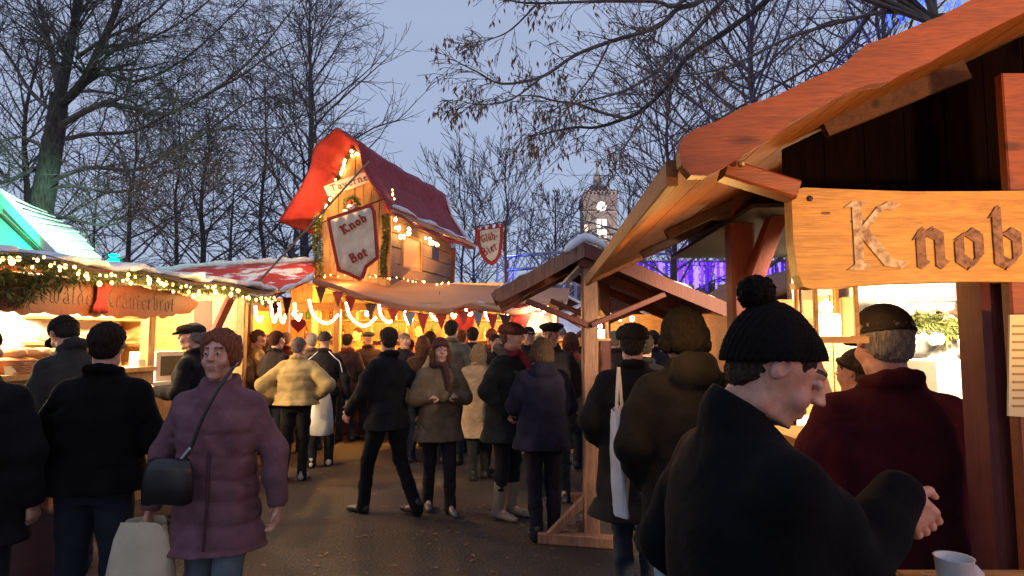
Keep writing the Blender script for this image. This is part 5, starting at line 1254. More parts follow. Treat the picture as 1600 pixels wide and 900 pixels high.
def surf(Fd):
    F = Fd.F; S = F < 0; nx, ny, nz = F.shape
    c = [S[i:nx-1+i, j:ny-1+j, k:nz-1+k] for i in (0, 1) for j in (0, 1) for k in (0, 1)]
    cnt = sum(a.astype(np.int8) for a in c); mix = (cnt > 0) & (cnt < 8); I = np.argwhere(mix)
    if not len(I): return None, None
    idx = -np.ones(mix.shape, dtype=np.int64); idx[mix] = np.arange(len(I))
    acc = np.zeros((len(I), 3)); n = np.zeros(len(I)); ax = (Fd.x, Fd.y, Fd.z)
    cor = [(i, j, k) for i in (0, 1) for j in (0, 1) for k in (0, 1)]
    for a in cor:
        for d_ in range(3):
            if a[d_]: continue
            b_ = list(a); b_[d_] = 1
            ia = I + np.array(a); ib = I + np.array(b_); fa = F[ia[:, 0], ia[:, 1], ia[:, 2]]; fb = F[ib[:, 0], ib[:, 1], ib[:, 2]]
            m_ = (fa < 0) != (fb < 0)
            if not m_.any(): continue
            t = np.where(m_, fa/(np.where(m_, fa-fb, 1)), 0)
            for e_ in range(3):
                pa = ax[e_][ia[:, e_]]; pb = ax[e_][ib[:, e_]]; acc[:, e_] += np.where(m_, pa+(pb-pa)*t, 0)
            n += m_
    V = acc/n[:, None]; quads = []
    for d_ in range(3):
        u, v = [e_ for e_ in range(3) if e_ != d_]
        sl0 = [slice(None)]*3; sl1 = [slice(None)]*3; sl0[d_] = slice(0, -1); sl1[d_] = slice(1, None)
        for e_ in (u, v): sl0[e_] = slice(1, -1); sl1[e_] = slice(1, -1)
        a = S[tuple(sl0)]; b_ = S[tuple(sl1)]; E = np.argwhere(a != b_)
        if not len(E): continue
        off = np.zeros(3, int); off[u] = off[v] = 1; E = E + off; fl = S[E[:, 0], E[:, 1], E[:, 2]]
        du = np.zeros(3, int); du[u] = 1; dv = np.zeros(3, int); dv[v] = 1
        q = [idx[tuple((E+s_).T)] for s_ in (-du-dv, -dv, 0*du, -du)]
        Q = np.stack(q, 1)
        if d_ == 1: fl = ~fl
        Q = np.where(fl[:, None], Q, Q[:, ::-1]); quads.append(Q)
    return V, np.concatenate(quads)
def np_mesh(name, V, Q, mats, parent=None, mi=None, loc=None):
    me = bpy.data.meshes.new(name); V = V.astype(np.float32); Q = Q.astype(np.int32)
    me.vertices.add(len(V)); me.vertices.foreach_set('co', V.ravel()); me.loops.add(Q.size); me.loops.foreach_set('vertex_index', Q.ravel())
    me.polygons.add(len(Q)); me.polygons.foreach_set('loop_start', np.arange(0, Q.size, 4, dtype=np.int32)); me.polygons.foreach_set('loop_total', np.full(len(Q), 4, dtype=np.int32))
    me.polygons.foreach_set('use_smooth', np.ones(len(Q), dtype=bool))
    for m_ in mats: me.materials.append(m_)
    if mi is not None: me.polygons.foreach_set('material_index', mi.astype(np.int32))
    me.update(calc_edges=True); me.validate()
    o = bpy.data.objects.new(name, me); COL.objects.link(o)
    if parent: o.parent = parent
    return o
def sstep(x, a, b_): t = np.clip((x-a)/(b_-a), 0, 1); return t*t*(3-2*t)
_pn = [0]
ARMS = {   # elbow, wrist, finger direction, for the side sx = +1
 'down': ((.25, .03, 1.14), (.255, -.03, .90), (0, -.15, -1)),
 'pocket': ((.27, .06, 1.15), (.19, -.10, .98), (-.3, -.3, -1)),
 'akimbo': ((.40, .07, 1.17), (.20, -.06, 1.02), (-.9, -.3, -.4)),
 'front': ((.25, -.03, 1.15), (.09, -.26, 1.16), (-.6, -.7, .2)),
 'cross': ((.26, -.06, 1.16), (-.02, -.20, 1.20), (-1, 0, .1)),
 'chest': ((.24, -.08, 1.15), (.06, -.24, 1.33), (-.5, -.3, .8)),
 'reach': ((.23, -.22, 1.20), (.16, -.46, 1.20), (-.1, -1, -.1)),
 'swingf': ((.24, -.08, 1.15), (.24, -.26, .96), (0, -.6, -.8)),
 'swingb': ((.25, .16, 1.17), (.25, .20, .93), (0, .1, -1)),
 'bag': ((.28, .03, 1.14), (.31, -.02, .88), (0, 0, -1)),
}
def person(label, px, Y, ytop, rz, coat=(.03, .03, .035), trousers=(.02, .025, .04), hem=.80, bulk=.03, hat=None, hatc=(.02, .02, .02), hair=None, hairlen=0, arms=('down', 'down'),
           feet=((.09, 0), (-.09, 0)), lean=0, turn=0, nod=0, puff=None, hood=None, scarf=None, shoe=(.02, .02, .02), boots=None, fur=None, group='people in the market crowd', detail=1.0, fit=1.0,
           hatoff=.02, pants=True, sleeve=None, upper=1.0, x_off=0, hoodc=None, scale=None, armx=None, capback=False, hicol=False, fluffy=False, hairfit=1.0):
    _pn[0] += 1; sd = _pn[0]; rr_ = random.Random(sd)
    if not turn: turn = rr_.uniform(-16, 16)
    if not lean: lean = rr_.uniform(-1, 5)
    if feet == ((.09, 0), (-.09, 0)): feet = ((.09+rr_.uniform(-.02, .05), rr_.uniform(-.08, .08)), (-.09-rr_.uniform(-.02, .05), rr_.uniform(-.08, .08)))
    top = W(px, ytop, Y).z; s = scale or top/(1.75+(hatoff if (hat or hood) else .012 if hair else 0))
    X = PX(px, Y) + x_off
    # ---- canonical body
    arm = []
    for i, sx in ((0, 1), (1, -1)):
        a = (armx or {}).get(i) or ARMS[arms[i]]; el, wr, fd = [np.array(v, float) for v in a]
        if not (armx and i in armx): el = el*[sx, 1, 1]; wr = wr*[sx, 1, 1]; fd = fd*[sx, 1, 1]
        arm.append((np.array([sx*.160, .01, 1.395]), el, wr, fd/np.linalg.norm(fd), sx))
    fs = .0042*detail
    fx = [(-.095, .095, fs)] + [(a[2][0]-.10, a[2][0]+.10, .0062*detail) for a in arm]
    fy = [(-.13, .12, fs)] + [(a[2][1]+a[3][1]*.08-.10, a[2][1]+a[3][1]*.08+.10, .0062*detail) for a in arm]
    fz = [(1.49, 1.77, fs)] + [(a[2][2]+a[3][2]*.08-.10, a[2][2]+a[3][2]*.08+.10, .0062*detail) for a in arm]
    allx = [0] + [a[k][0] for a in arm for k in (1, 2)]; ally = [0] + [a[k][1] for a in arm for k in (1, 2)] + [f[1] for f in feet]
    xs = grid_axes(min(allx+[-.3])-.2, max(allx+[.3])+.2, .022, fx); ys = grid_axes(min(ally)-.28, max(ally)+.25, .022, fy); zs = grid_axes(-.01, 1.80, .022, fz)
    B = Field(xs, ys, zs)
    B.ell((0, .014, 1.662), (.076, .096, .088), .01); B.ell((0, -.022, 1.592), (.057, .068, .066), .03); B.ell((0, -.070, 1.538), (.020, .018, .016), .016); B.cap((-.048, .0, 1.560), (-.018, -.062, 1.545), .014, .012, .02); B.cap((.048, .0, 1.560), (.018, -.062, 1.545), .014, .012, .02)
    B.cap((-.03, -.074, 1.683), (.03, -.074, 1.683), .014, .014, .015)
    for sx in (-1, 1):
        B.ell((sx*.036, -.062, 1.612), (.024, .022, .022), .02); B.ell((sx*.031, -.100, 1.661), (.016, .016, .012), .012, cut=True)
        B.ell((sx*.030, -.079, 1.661), (.0135, .012, .0115), .003); B.ell((sx*.078, .012, 1.652), (.009, .019, .031), .006); B.ell((sx*.0125, -.102, 1.627), (.0065, .009, .0062), .005); B.ell((sx*.084, .004, 1.654), (.006, .010, .017), .004, cut=True); B.cap((sx*.03, -.0885, 1.650), (sx*.037, -.083, 1.651), .0022, .0015, .003); B.cap((sx*.030, -.092, 1.612), (sx*.021, -.098, 1.628), .0022, .0015, .006, cut=True)
    B.cap((0, -.078, 1.680), (0, -.094, 1.632), .0125, .014, .010); B.cap((0, -.089, 1.674), (0, -.1115, 1.634), .0065, .0085, .010); B.ell((0, -.112, 1.630), (.0095, .010, .0085), .005)
    B.cap((-.016, -.088, 1.594), (.016, -.088, 1.594), .0065, .0065, .006); B.cap((-.013, -.086, 1.581), (.013, -.086, 1.581), .0075, .0075, .006)
    B.cap((-.024, -.101, 1.5885), (.024, -.101, 1.5885), .0035, .0035, .004, cut=True)
    B.cap((0, .02, 1.60), (0, .02, 1.44), .052, .060, .03)
    B.stack([(.87, .11, .08, .01), (.95, .15, .10, .01), (1.10, .14, .095, .005), (1.28, .17, .11, .005), (1.40, .16, .09, .01), (1.46, .08, .06, .02)], .03)
    for shd, el, wr, fd, sx in arm:
        B.chain([(sx*.15, .01, 1.40), shd, el, wr], [.05, .05, .038, .026], .03)
        n_ = np.array([-sx*.9, -.2, 0]) if abs(fd[0]) < .8 else np.array([0, .6, -.7]); n_ -= fd*n_.dot(fd); n_ /= np.linalg.norm(n_); sdv = np.cross(fd, n_)
        if sdv[1] > 0: sdv = -sdv          # thumb side towards the front
        for j, (off, ln) in enumerate(((.030, .95), (.010, 1.05), (-.010, 1.0), (-.029, .8))):
            p0 = wr + fd*.015 + sdv*off*.6; p1 = wr + fd*.088 + sdv*off; p2 = p1 + (fd*.85+n_*.4)*.036*ln; p3 = p2 + (fd*.45+n_*.8)*.024*ln; p4 = p3 + (fd*.05+n_*.95)*.018*ln
            B.cap(p0, p1, .015, .0125, .012); B.chain([p1, p2, p3, p4], [.0095, .009, .008, .0065], .003)
        t0 = wr + fd*.025 + sdv*.022; t1 = t0 + (fd*.55+sdv*.75+n_*.25)*.045; t2 = t1 + (fd*.8+sdv*.25+n_*.4)*.032; B.chain([t0, t1, t2], [.014, .011, .008], .006)
    legs = []
    for i, sx in ((0, 1), (1, -1)):
        fxp, fyp = feet[i][:2]; fzp = feet[i][2] if len(feet[i]) > 2 else 0
        hip = np.array([sx*.09, .01, .92]); ank = np.array([fxp, fyp+.02, .085+fzp]); kn = (hip+ank)/2 + np.array([0, -.03-abs(fyp)*.10-fzp*.5, 0]); legs.append((hip, kn, ank, sx))
        B.chain([hip, kn, ank], [.075, .05, .035], .03); B.cap(ank, ank+np.array([0, -.12, -.05]), .03, .022, .02)
    def deform(V):
        V = V.copy()
        if turn or nod:
            w_ = sstep(V[:, 2], 1.475, 1.555); pv = np.array([0, .02, 1.51]); a1 = w_*R(nod); a2 = w_*R(turn); P_ = V-pv
            y_ = P_[:, 1]*np.cos(a1)-P_[:, 2]*np.sin(a1)*-1*-1 if False else P_[:, 1]*np.cos(a1)-P_[:, 2]*np.sin(a1)
            z_ = P_[:, 1]*np.sin(a1)+P_[:, 2]*np.cos(a1); x_ = P_[:, 0]
            x2 = x_*np.cos(a2)-y_*np.sin(a2); y2 = x_*np.sin(a2)+y_*np.cos(a2); V = np.stack([x2, y2, z_], 1)+pv
        if lean:
            w_ = sstep(V[:, 2], .80, 1.10); a1 = w_*R(lean); pv = np.array([0, .02, .92]); P_ = V-pv
            y_ = P_[:, 1]*np.cos(a1)-P_[:, 2]*np.sin(a1); z_ = P_[:, 1]*np.sin(a1)+P_[:, 2]*np.cos(a1); V = np.stack([P_[:, 0], y_, z_], 1)+pv
        return V*s
    V, Q = surf(B); C = V[Q].mean(1); mi = np.zeros(len(Q), int); x_, y_, z_ = C.T
    front = y_ < -.06
    mi[front & (((x_/.0235)**2+((z_-1.588)/.0105)**2) < 1) & (y_ < -.080)] = 1
    mi[front & (np.abs(np.abs(x_)-.031) < .018) & (np.abs(z_-(1.688-.15*(np.abs(np.abs(x_)-.031)))) < .0042)] = 2
    ex = np.abs(np.abs(x_)-.030); ey = np.abs(z_-1.660); eye = front & ((ex/.0125)**2+(ey/.0052)**2 < 1); mi[eye] = 3; mi[eye & ((ex/.0052)**2+(ey/.0056)**2 < 1)] = 4
    o = np_mesh('person', deform(V), Q, [M['skin'], M['lip'], M['brow'], M['eyewhite'], M['iris']], None, mi)
    o.location = (X, Y, 0); o.rotation_euler = (0, 0, R(rz)); tag(o, label, 'person', group)
    # ---- clothing
    def garment(name, fn, mt_, lo, hi, res=.011, jit=0):
        F_ = Field(*[np.arange(l, h, res, dtype=np.float32) for l, h in zip(lo, hi)]); fn(F_); V, Q = surf(F_)
        if V is None: return None
        if name in ('coat', 'jacket', 'trousers'):
            x_, y_, z_ = V.T; ph = sd*1.3
            r_ = np.maximum(.05, np.hypot(x_, y_)); w_ = np.sin(17*x_+4*np.sin(6*z_+ph)+3*np.sin(8*y_+ph))*np.sin(13*z_+3*np.sin(9*x_+ph)+2*np.sin(11*y_)) + .6*np.sin(31*z_+5*np.sin(9*x_)+4*np.sin(7*y_+ph))*np.sin(12*(x_+y_)+ph)
            k_ = (.0032 if name != 'trousers' else .003)*w_; V = V + np.stack([x_/r_*k_, y_/r_*k_, 0*k_], 1)
        if jit: V = V + np.random.RandomState(sd).normal(0, jit, V.shape)
        return np_mesh(name, deform(V), Q, [mt_], o)
    b_ = bulk; rs_ = np.random.RandomState(sd*7)
    lo = (min(allx+[-.3])-.16, min(ally)-.16, hem-.02); hi = (max(allx+[.3])+.16, max(ally)+.24, 1.64)
    lo = (lo[0], min(lo[1], -.32), min(hem-.03, min(a[2][2] for a in arm)-.08)); hi = (hi[0], max(hi[1], .32), hi[2])
    slim = [a.copy() if hasattr(a, 'copy') else a for a in ()]
    def f_coat(F_):
        fl = .03 + max(0, .85-hem)*.12
        rings = [(hem, .172+b_+fl, .122+b_+fl*.7, .01), (min(.93, hem+.12), .172+b_+.012, .125+b_, .01), (1.08, .155+b_, .112+b_, .0), (1.28, .172+b_*.85, .125+b_, .0), (1.37, .160+b_*.7, .108+b_*.8, .01), (1.435, .115+b_*.4, .085+b_*.4, .015), (1.48, .085, .075, .02), (1.515, .072, .070, .02)]
        F_.stack([r_ for i_, r_ in enumerate(rings) if i_ == 0 or r_[0] > hem+.03], .035, puff, 2.25, .028, sd)
        for shd, el, wr, fd, sx in arm:
            we = wr - (wr-el)/np.linalg.norm(wr-el)*.012; sb_ = b_*.55
            F_.cap((sx*.07, .015, 1.415), shd+[0, 0, -.012], .050+sb_*.6, .056+sb_*.8, .06)
            m1 = shd*.5+el*.5+rs_.normal(0, .008, 3); m2 = el*.5+we*.5+rs_.normal(0, .008, 3)
            F_.chain([shd+[0, 0, -.012], m1, el, m2, we], [.057+sb_*.8, .055+sb_*.9, .052+sb_, .045+sb_*.9, .041+sb_*.6], .022)
            if (arms[0] if sx > 0 else arms[1]) in ('down', 'bag', 'swingf', 'swingb', 'reach') or (armx and sx in [1 - 2*k_ for k_ in armx]):
                dr_ = (wr-el)/np.linalg.norm(wr-el); F_.ell(wr+dr_*.080, (.066, .066, .066), .004, cut=True)
        # creases
        for _ in range(12):
            a0 = rs_.uniform(0, 6.28); zz = rs_.uniform(hem+.1, 1.3); rx_ = .178+b_+.012; ry_ = .125+b_+.012
            p0 = (rx_*math.cos(a0), ry_*math.sin(a0), zz); a1 = a0+rs_.uniform(.3, .9); p1 = (rx_*math.cos(a1), ry_*math.sin(a1), zz+rs_.uniform(-.12, .12)); F_.cap(p0, p1, .009, .004, .022, cut=True)
        if (hood == 'down' or hood is None and not scarf) and not hicol:
            F_.chain([(.068, -.03, 1.49), (.078, .03, 1.505), (.05, .09, 1.515), (0, .105, 1.52), (-.05, .09, 1.515), (-.078, .03, 1.505), (-.068, -.03, 1.49)], [.018, .022, .024, .024, .024, .022, .018], .015)
        if hicol: F_.stack([(1.42, .12, .09, .015), (1.47, .088, .078, .022), (1.52, .076, .072, .028), (1.548, .072, .070, .032)], .03)
        if hood == 'down':
            F_.ell((0, .125, 1.45), (.11, .06, .075), .03); F_.ell((0, .10, 1.50), (.10, .05, .035), .03)
        if hem > .9: F_.cap((-.12, -.05, hem+.02), (.12, -.05, hem+.02), .04, .04, .03)
    coat_m = m_fabric(coat)
    garment('coat' if hem < .9 else 'jacket', f_coat, coat_m, lo, hi, .0115*max(1, detail*.9) if detail <= 1 else .0125)
    if pants:
        def f_tr(F_):
            F_.stack([(.84, .145, .10, .01), (.96, .168, .118, .01), (1.04, .155, .11, .005)], .03)
            for hip, kn, ank, sx in legs:
                a2 = ank + (kn-ank)*(.45 if boots else -.10); F_.chain([hip, hip*.5+kn*.5, kn, kn*.5+a2*.5, a2], [.098, .084, .068, .060, .060], .025)
                for _ in range(4):
                    c_ = kn + (a2-kn)*rs_.uniform(-.2, 1); th = rs_.uniform(0, 6.28); F_.cap(c_+[.066*math.cos(th), .066*math.sin(th), 0], c_+[.066*math.cos(th+1.2), .066*math.sin(th+1.2), .03], .008, .004, .015, cut=True)
        ally2 = [f[1] for f in feet]; garment('trousers', f_tr, m_fabric(trousers), (-.34, min(ally2+[-.05])-.22, .0), (.34, max(ally2+[.05])+.22, 1.06), .0125)
        for hip, kn, ank, sx in legs:
            z0 = ank[2]-.085
            def f_sh(F_):
                F_.cap(ank+[0, .03, -.045], ank+[sx*.015, -.14, -.055], .038, .034, .02); F_.cap(ank+[sx*.015, -.14, -.058], ank+[sx*.018, -.185, -.06], .034, .026, .01); F_.cap(ank+[0, .02, -.02], ank+[0, .015, .03], .042, .043, .02)
                if boots: F_.chain([ank, ank+(kn-ank)*.5], [.05, .062], .02)
                F_.F = np.maximum(F_.F, (z0+.004-F_.z)[None, None, :])
            garment('boot' if boots else 'shoe', f_sh, _leam(boots or shoe), ank-[.1, .26, .09], ank+[.1, .14, .28 if boots else .08], .008)
    hr = .0045*max(1, detail)
    if hair:
        def f_h(F_):
            F_.ell((0, .022, 1.672), (.088*hairfit, .104*hairfit, .094*hairfit), .01)
            if fluffy:
                F_.ell((0, .030, 1.685), (.096, .108, .094), .02); F_.ell((.066, .03, 1.63), (.034, .055, .055), .02); F_.ell((-.066, .03, 1.63), (.034, .055, .055), .02)
                for q_ in range(46):
                    a_ = rs_.uniform(0, 6.28); e_ = rs_.uniform(-.5, 1.5); d_ = np.array([math.cos(a_)*math.cos(e_), math.sin(a_)*math.cos(e_), math.sin(e_)]); F_.ell(np.array([0, .03, 1.675])+d_*[.094, .106, .094], (.014, .014, .02), .006)
            if hairlen > 0:
                for sx in (-1, 1):
                    F_.chain([(sx*.06, .0, 1.67), (sx*.078, .0, 1.60), (sx*.082, .01, 1.60-hairlen)], [.03, .035, .028], .03)
                F_.chain([(0, .07, 1.66), (0, .085, 1.58), (0, .095, 1.60-hairlen)], [.06, .06, .05], .03); F_.chain([(.05, .06, 1.62), (.055, .07, 1.60-hairlen)], [.05, .04], .03); F_.chain([(-.05, .06, 1.62), (-.055, .07, 1.60-hairlen)], [.05, .04], .03)
            else: F_.ell((0, .06, 1.61), (.066, .045, .05), .02)
            F_.ell((0, -.085, 1.622 if fluffy else 1.61), (.068, .085, .098), .02, cut=True)
            if hairlen <= 0 and not fluffy:
                for sx in (-1, 1): F_.ell((sx*.085, -.01, 1.635), (.03, .05, .045), .01, cut=True)
            n = np.sin(F_.x*160)[:, None, None]*np.sin(F_.y*150+1)[None, :, None]*np.sin(F_.z*70)[None, None, :]; F_.F += ((.007 if fluffy else .0035)*n).astype(np.float32)
        garment('hair', f_h, _hairm(hair), (-.16, -.15, 1.54-max(0, hairlen)), (.16, .18, 1.81), .0055, .0012)
    if hat:
        hm = m_fabric(hatc, .95, 180)
        def f_hat(F_):
            if hat in ('beanie', 'bobble', 'knit'):
                F_.ell((0, .018, 1.668 if hat != 'bobble' else 1.655), (.090 if hat != 'bobble' else .096, .109 if hat != 'bobble' else .116, .100 if hat == 'beanie' else .115), .01)
                if hat == 'bobble': F_.ell((0, .055, 1.705), (.072, .075, .080), .03)
                kb_ = .62 if hat == 'bobble' else .32; zb_ = 1.682 if hat == 'bobble' else 1.675; zc_ = zb_+.01; pl_ = (F_.y*-kb_)[None, :, None]; F_.F = np.maximum(F_.F, (zc_ + pl_*-1*-1 - .02 - F_.z[None, None, :]) if True else 0)
                F_.F += ((.0016 if hat != 'bobble' else .0022)*np.sin(np.arctan2(F_.y[None, :, None]-.018, F_.x[:, None, None])*44)).astype(np.float32)
                for k_ in range(28 if hat != 'bobble' else 0):
                    a0 = 2*math.pi*k_/28; a1 = 2*math.pi*(k_+1)/28; f_ = lambda a: (.090*math.cos(a), .018+.108*math.sin(a), zb_-kb_*(.108*math.sin(a)+.018)+.004)
                    F_.cap(f_(a0), f_(a1), .0085 if hat != 'bobble' else .004, .0085 if hat != 'bobble' else .004, .008)
            elif hat == 'flat':
                F_.ell((0, .0, 1.700), (.098, .122, .052), .01, rot=-.12); F_.ell((0, .03, 1.69), (.088, .10, .06), .02); F_.ell((0, -.105, 1.683), (.072, .055, .012), .012, rot=.2)
                F_.F = np.maximum(F_.F, 1.662 - F_.z[None, None, :])
            elif hat == 'cap':
                F_.ell((0, .02, 1.685), (.088, .106, .088), .01); sgn = 1 if capback else -1
                F_.F = np.maximum(F_.F, 1.668 - F_.z[None, None, :]); F_.ell((0, -.115, 1.672), (.066, .065, .010), .008, rot=.15)
                F_.chain([(.086*math.cos(a), .02+.104*math.sin(a), 1.672) for a in np.linspace(-.2, 3.34, 14)], [.008]*14, .006)
            elif hat == 'beret':
                F_.ell((.012, .01, 1.722), (.128, .135, .038), .01); F_.ell((0, .018, 1.69), (.086, .104, .045), .02); F_.F = np.maximum(F_.F, 1.675 - F_.z[None, None, :]); F_.cap((0, .01, 1.755), (0, .01, 1.772), .006, .004, .004)
            elif hat == 'furhat':
                F_.ell((0, .015, 1.700), (.108, .125, .075), .01); F_.F = np.maximum(F_.F, 1.665 - F_.z[None, None, :]); F_.F += (.006*np.sin(F_.x*110)[:, None, None]*np.sin(F_.y*120)[None, :, None]*np.sin(F_.z*100)[None, None, :]).astype(np.float32)
        garment('hat', f_hat, hm, (-.16, -.22, 1.56), (.16, .18, 1.84), .0055 if detail > .7 else .004, .0012 if hat == 'furhat' else .0005)
        if hat == 'bobble':
            mbp = MB(); rp = random.Random(5); c0 = Vector((0, .128, 1.775))
            def f_p(F_): F_.ell(c0, (.042, .042, .041), .0); F_.F += (.005*np.sin(F_.x*150)[:, None, None]*np.sin(F_.y*170)[None, :, None]*np.sin(F_.z*160)[None, None, :]).astype(np.float32)
            garment('pompom', f_p, hm, tuple(c0-Vector((.075,)*3)), tuple(c0+Vector((.075,)*3)), .0045, .0018)
    if hood == 'up':
        def f_hd(F_):
            F_.ell((0, .03, 1.665), (.108, .120, .122), .01); F_.ell((0, .03, 1.54), (.105, .10, .08), .04); F_.ell((0, -.10, 1.635), (.078, .10, .10), .02, cut=True)
        garment('hood', f_hd, m_fabric(hoodc or coat), (-.16, -.14, 1.44), (.16, .18, 1.82), .008)
    if fur:
        def f_f(F_):
            if hood == 'up':
                pts = [(.085*math.cos(a), -.05+.02*math.sin(a), 1.64+.105*math.sin(a)) for a in np.linspace(0, 2*math.pi, 18)]
            else: pts = [(.115*math.cos(a), .05+.09*math.sin(a), 1.50-.035*math.sin(a)*-1) for a in np.linspace(-.7, math.pi+.7, 16)]
            F_.chain(pts, [.032]*len(pts), .01); F_.F += (.007*np.sin(F_.x*120)[:, None, None]*np.sin(F_.y*130)[None, :, None]*np.sin(F_.z*125)[None, None, :]).astype(np.float32)
        garment('fur_trim', f_f, m_fabric(fur), (-.18, -.14, 1.40), (.18, .20, 1.84), .007, .002)
    if scarf:
        def f_s(F_):
            F_.chain([(.085*math.cos(a), .01+.085*math.sin(a), 1.495+.012*math.sin(3*a)) for a in np.linspace(0, 2*math.pi, 16)], [.03]*16, .01); F_.chain([(.03, -.085, 1.49), (.05, -.14-b_*.5, 1.38), (.055, -.145-b_, 1.22)], [.035, .03, .028], .01)
        garment('scarf', f_s, m_fabric(scarf), (-.15, -.26, 1.15), (.15, .16, 1.57), .009)
    o['s'] = s; return o
_lea = {}
def _leam(c):
    if c not in _lea: _lea[c] = m_plain('leather', c, .5)
    return _lea[c]
_hm = {}
def _hairm(c):
    if c not in _hm:
        _hm[c] = m_noise('hair_strands', tuple(v*.4 for v in c), tuple(min(1, v*1.25) for v in c), scale=40, rough=.75, stretch=(4, 4, .4), bs=1, bd=.012)
        _hm[c].node_tree.nodes['Principled BSDF'].inputs['Specular IOR Level'].default_value = .12
    return _hm[c]
def wpt(o, p):   # a point of a person's own frame in the world
    s = o['s']; a = o.rotation_euler.z; x, y, z = (v*s for v in p); return Vector((o.location.x+x*math.cos(a)-y*math.sin(a), o.location.y+x*math.sin(a)+y*math.cos(a), z))
DK = (.012, .012, .014)
P_ = person
# ---- nearest figures
bob = P_('man in black bobble hat and thick black coat in profile under the sign', 1208, 1.38, 476, 101, coat=(.005, .005, .006), hem=.62, bulk=.042, hat='bobble', hatc=(.006, .005, .005), hicol=True, hair=(.05, .035, .025), hairfit=.93, nod=30, lean=2, turn=-24, detail=.5,
   arms=('pocket', 'front'), armx={1: ((-.10, -.185, 1.20), (-.025, -.385, 1.345), (-.12, -.62, -.78))}, trousers=(.01, .012, .02), scale=.975, x_off=-.085)
grey = P_('tall person in a long dark grey hooded coat and light jeans seen from behind', 1076, 2.75, 474, 182, coat=(.013, .012, .0115), trousers=(.20, .27, .34), hem=.72, bulk=.045, hair=(.012, .010, .008), hairlen=.02, hood='down', arms=('pocket', 'pocket'), nod=8)
cap = P_('man in dark leather cap and dark red jacket, back turned, at the near stall', 1385, 2.05, 474, 168, coat=(.042, .006, .010), trousers=(.012, .012, .02), hem=.78, bulk=.06, hat='cap', hatc=(.03, .022, .016), hair=(.34, .28, .22), arms=('pocket', 'front'), nod=10, turn=10)
P_('person in a brown hat and dark brown jacket half hidden behind the candle lantern', 1336, 2.75, 542, 215, coat=(.035, .022, .018), hat='beanie', hatc=(.03, .02, .015), hair=(.1, .07, .05), arms=('front', 'front'), hem=.8)
purp = P_('woman in a long mauve quilted coat walking towards the camera with shoulder bag', 348, 3.05, 519, 6, coat=(.15, .075, .092), trousers=(.10, .13, .16), hem=.66, bulk=.028, hair=(.26, .095, .055), fluffy=True, arms=('bag', 'bag'), puff=(.013, .115), feet=((.09, -.12), (-.09, .16)), detail=.75, turn=-4)
blk = P_('broad man in a black jacket and dark jeans seen from behind at the bread stall', 163, 3.15, 503, 186, coat=(.005, .0045, .0045), trousers=(.020, .024, .034), hem=.90, bulk=.05, hair=(.03, .018, .012), arms=('down', 'front'), feet=((.12, 0), (-.12, 0)), turn=12)
P_('person in a plain black coat cut off by the left edge of the picture', -30, 2.9, 505, 190, coat=(.010, .009, .010), hem=.72, bulk=.05, hair=(.05, .03, .02), arms=('down', 'down'))
P_('man with a dark cap bending in profile over the bread counter', 128, 4.35, 482, 250, coat=(.04, .035, .03), hem=.85, hat='cap', hatc=(.02, .016, .013), hair=(.04, .03, .02), nod=26, lean=12, arms=('front', 'front'))
P_('man in a flat cap and dark coat in profile before the bread stall side counter', 303, 5.6, 503, -80, coat=(.015, .013, .014), hem=.75, hat='flat', hatc=(.03, .024, .02), hair=(.3, .24, .2), arms=('front', 'pocket'), nod=4)
P_('woman in a dark dress coat beyond the mauve coat, next to the flat cap man', 432, 7.9, 517, 150, coat=(.02, .015, .018), hair=(.05, .02, .012), arms=('front', 'front'), hem=.8)
P_('person in a padded ochre jacket at the left end of the tavern counter', 402, 8.7, 515, 120, coat=(.34, .20, .08), hair=(.12, .07, .04), arms=('front', 'front'), hem=.9, puff=(.006, .1))
P_('short person with brown hood beside the ochre jacket', 372, 8.4, 524, 160, coat=(.12, .06, .035), hood='up', arms=('pocket', 'pocket'), hem=.8)
yel = P_('stocky person in a pale yellow quilted jacket with hands on hips seen from behind', 466, 7.1, 527, 181, coat=(.42, .30, .13), trousers=(.018, .016, .018), hem=.93, bulk=.075, hair=(.20, .16, .13), arms=('akimbo', 'akimbo'), puff=(.008, .11), shoe=(.3, .3, .3), hairlen=0)
wst = P_('man in a black tracksuit with white piping and dark beanie by the tavern post', 507, 7.9, 517, 192, coat=(.018, .016, .018), trousers=(.02, .02, .022), hem=.92, hat='beanie', hatc=(.05, .04, .035), arms=('front', 'bag'), shoe=(.62, .6, .58))
P_('grey haired person behind the yellow jacket facing the tavern', 487, 8.9, 520, 200, coat=(.10, .07, .05), hair=(.35, .3, .26), arms=('front', 'front'))
strd = P_('man all in black striding across the middle of the path, head uncovered', 607, 5.8, 511, 235, coat=(.013, .012, .014), trousers=(.010, .010, .012), hem=.80, bulk=.035, hair=(.07, .045, .03), turn=-30, arms=('swingf', 'swingb'), feet=((.10, -.22), (-.10, .27, .02)))
hat_w = P_('woman in a sand parka and knitted hat with folded arms', 687, 5.9, 528, 18, coat=(.15, .10, .06), trousers=(.02, .018, .02), hem=.72, bulk=.05, hat='knit', hatc=(.11, .035, .03), hair=(.16, .07, .04), hairlen=.12, scarf=(.07, .03, .028), arms=('cross', 'cross'), feet=((.10, -.14), (-.08, .14)), shoe=(.09, .08, .08))
P_('tall man in an olive jacket seen from behind, right behind the sand parka', 705, 8.0, 500, 180, coat=(.16, .13, .085), hair=(.04, .03, .02), arms=('pocket', 'pocket'), hem=.85, bulk=.05)
P_('man with dark short hair and black coat before the red drape', 738, 8.8, 511, 170, coat=(.02, .016, .016), hair=(.03, .02, .015), arms=('front', 'front'))
P_('woman with loose brown hair between the striding man and the sand parka', 660, 8.2, 524, 165, coat=(.05, .025, .018), hair=(.14, .06, .03), hairlen=.14, arms=('pocket', 'pocket'))
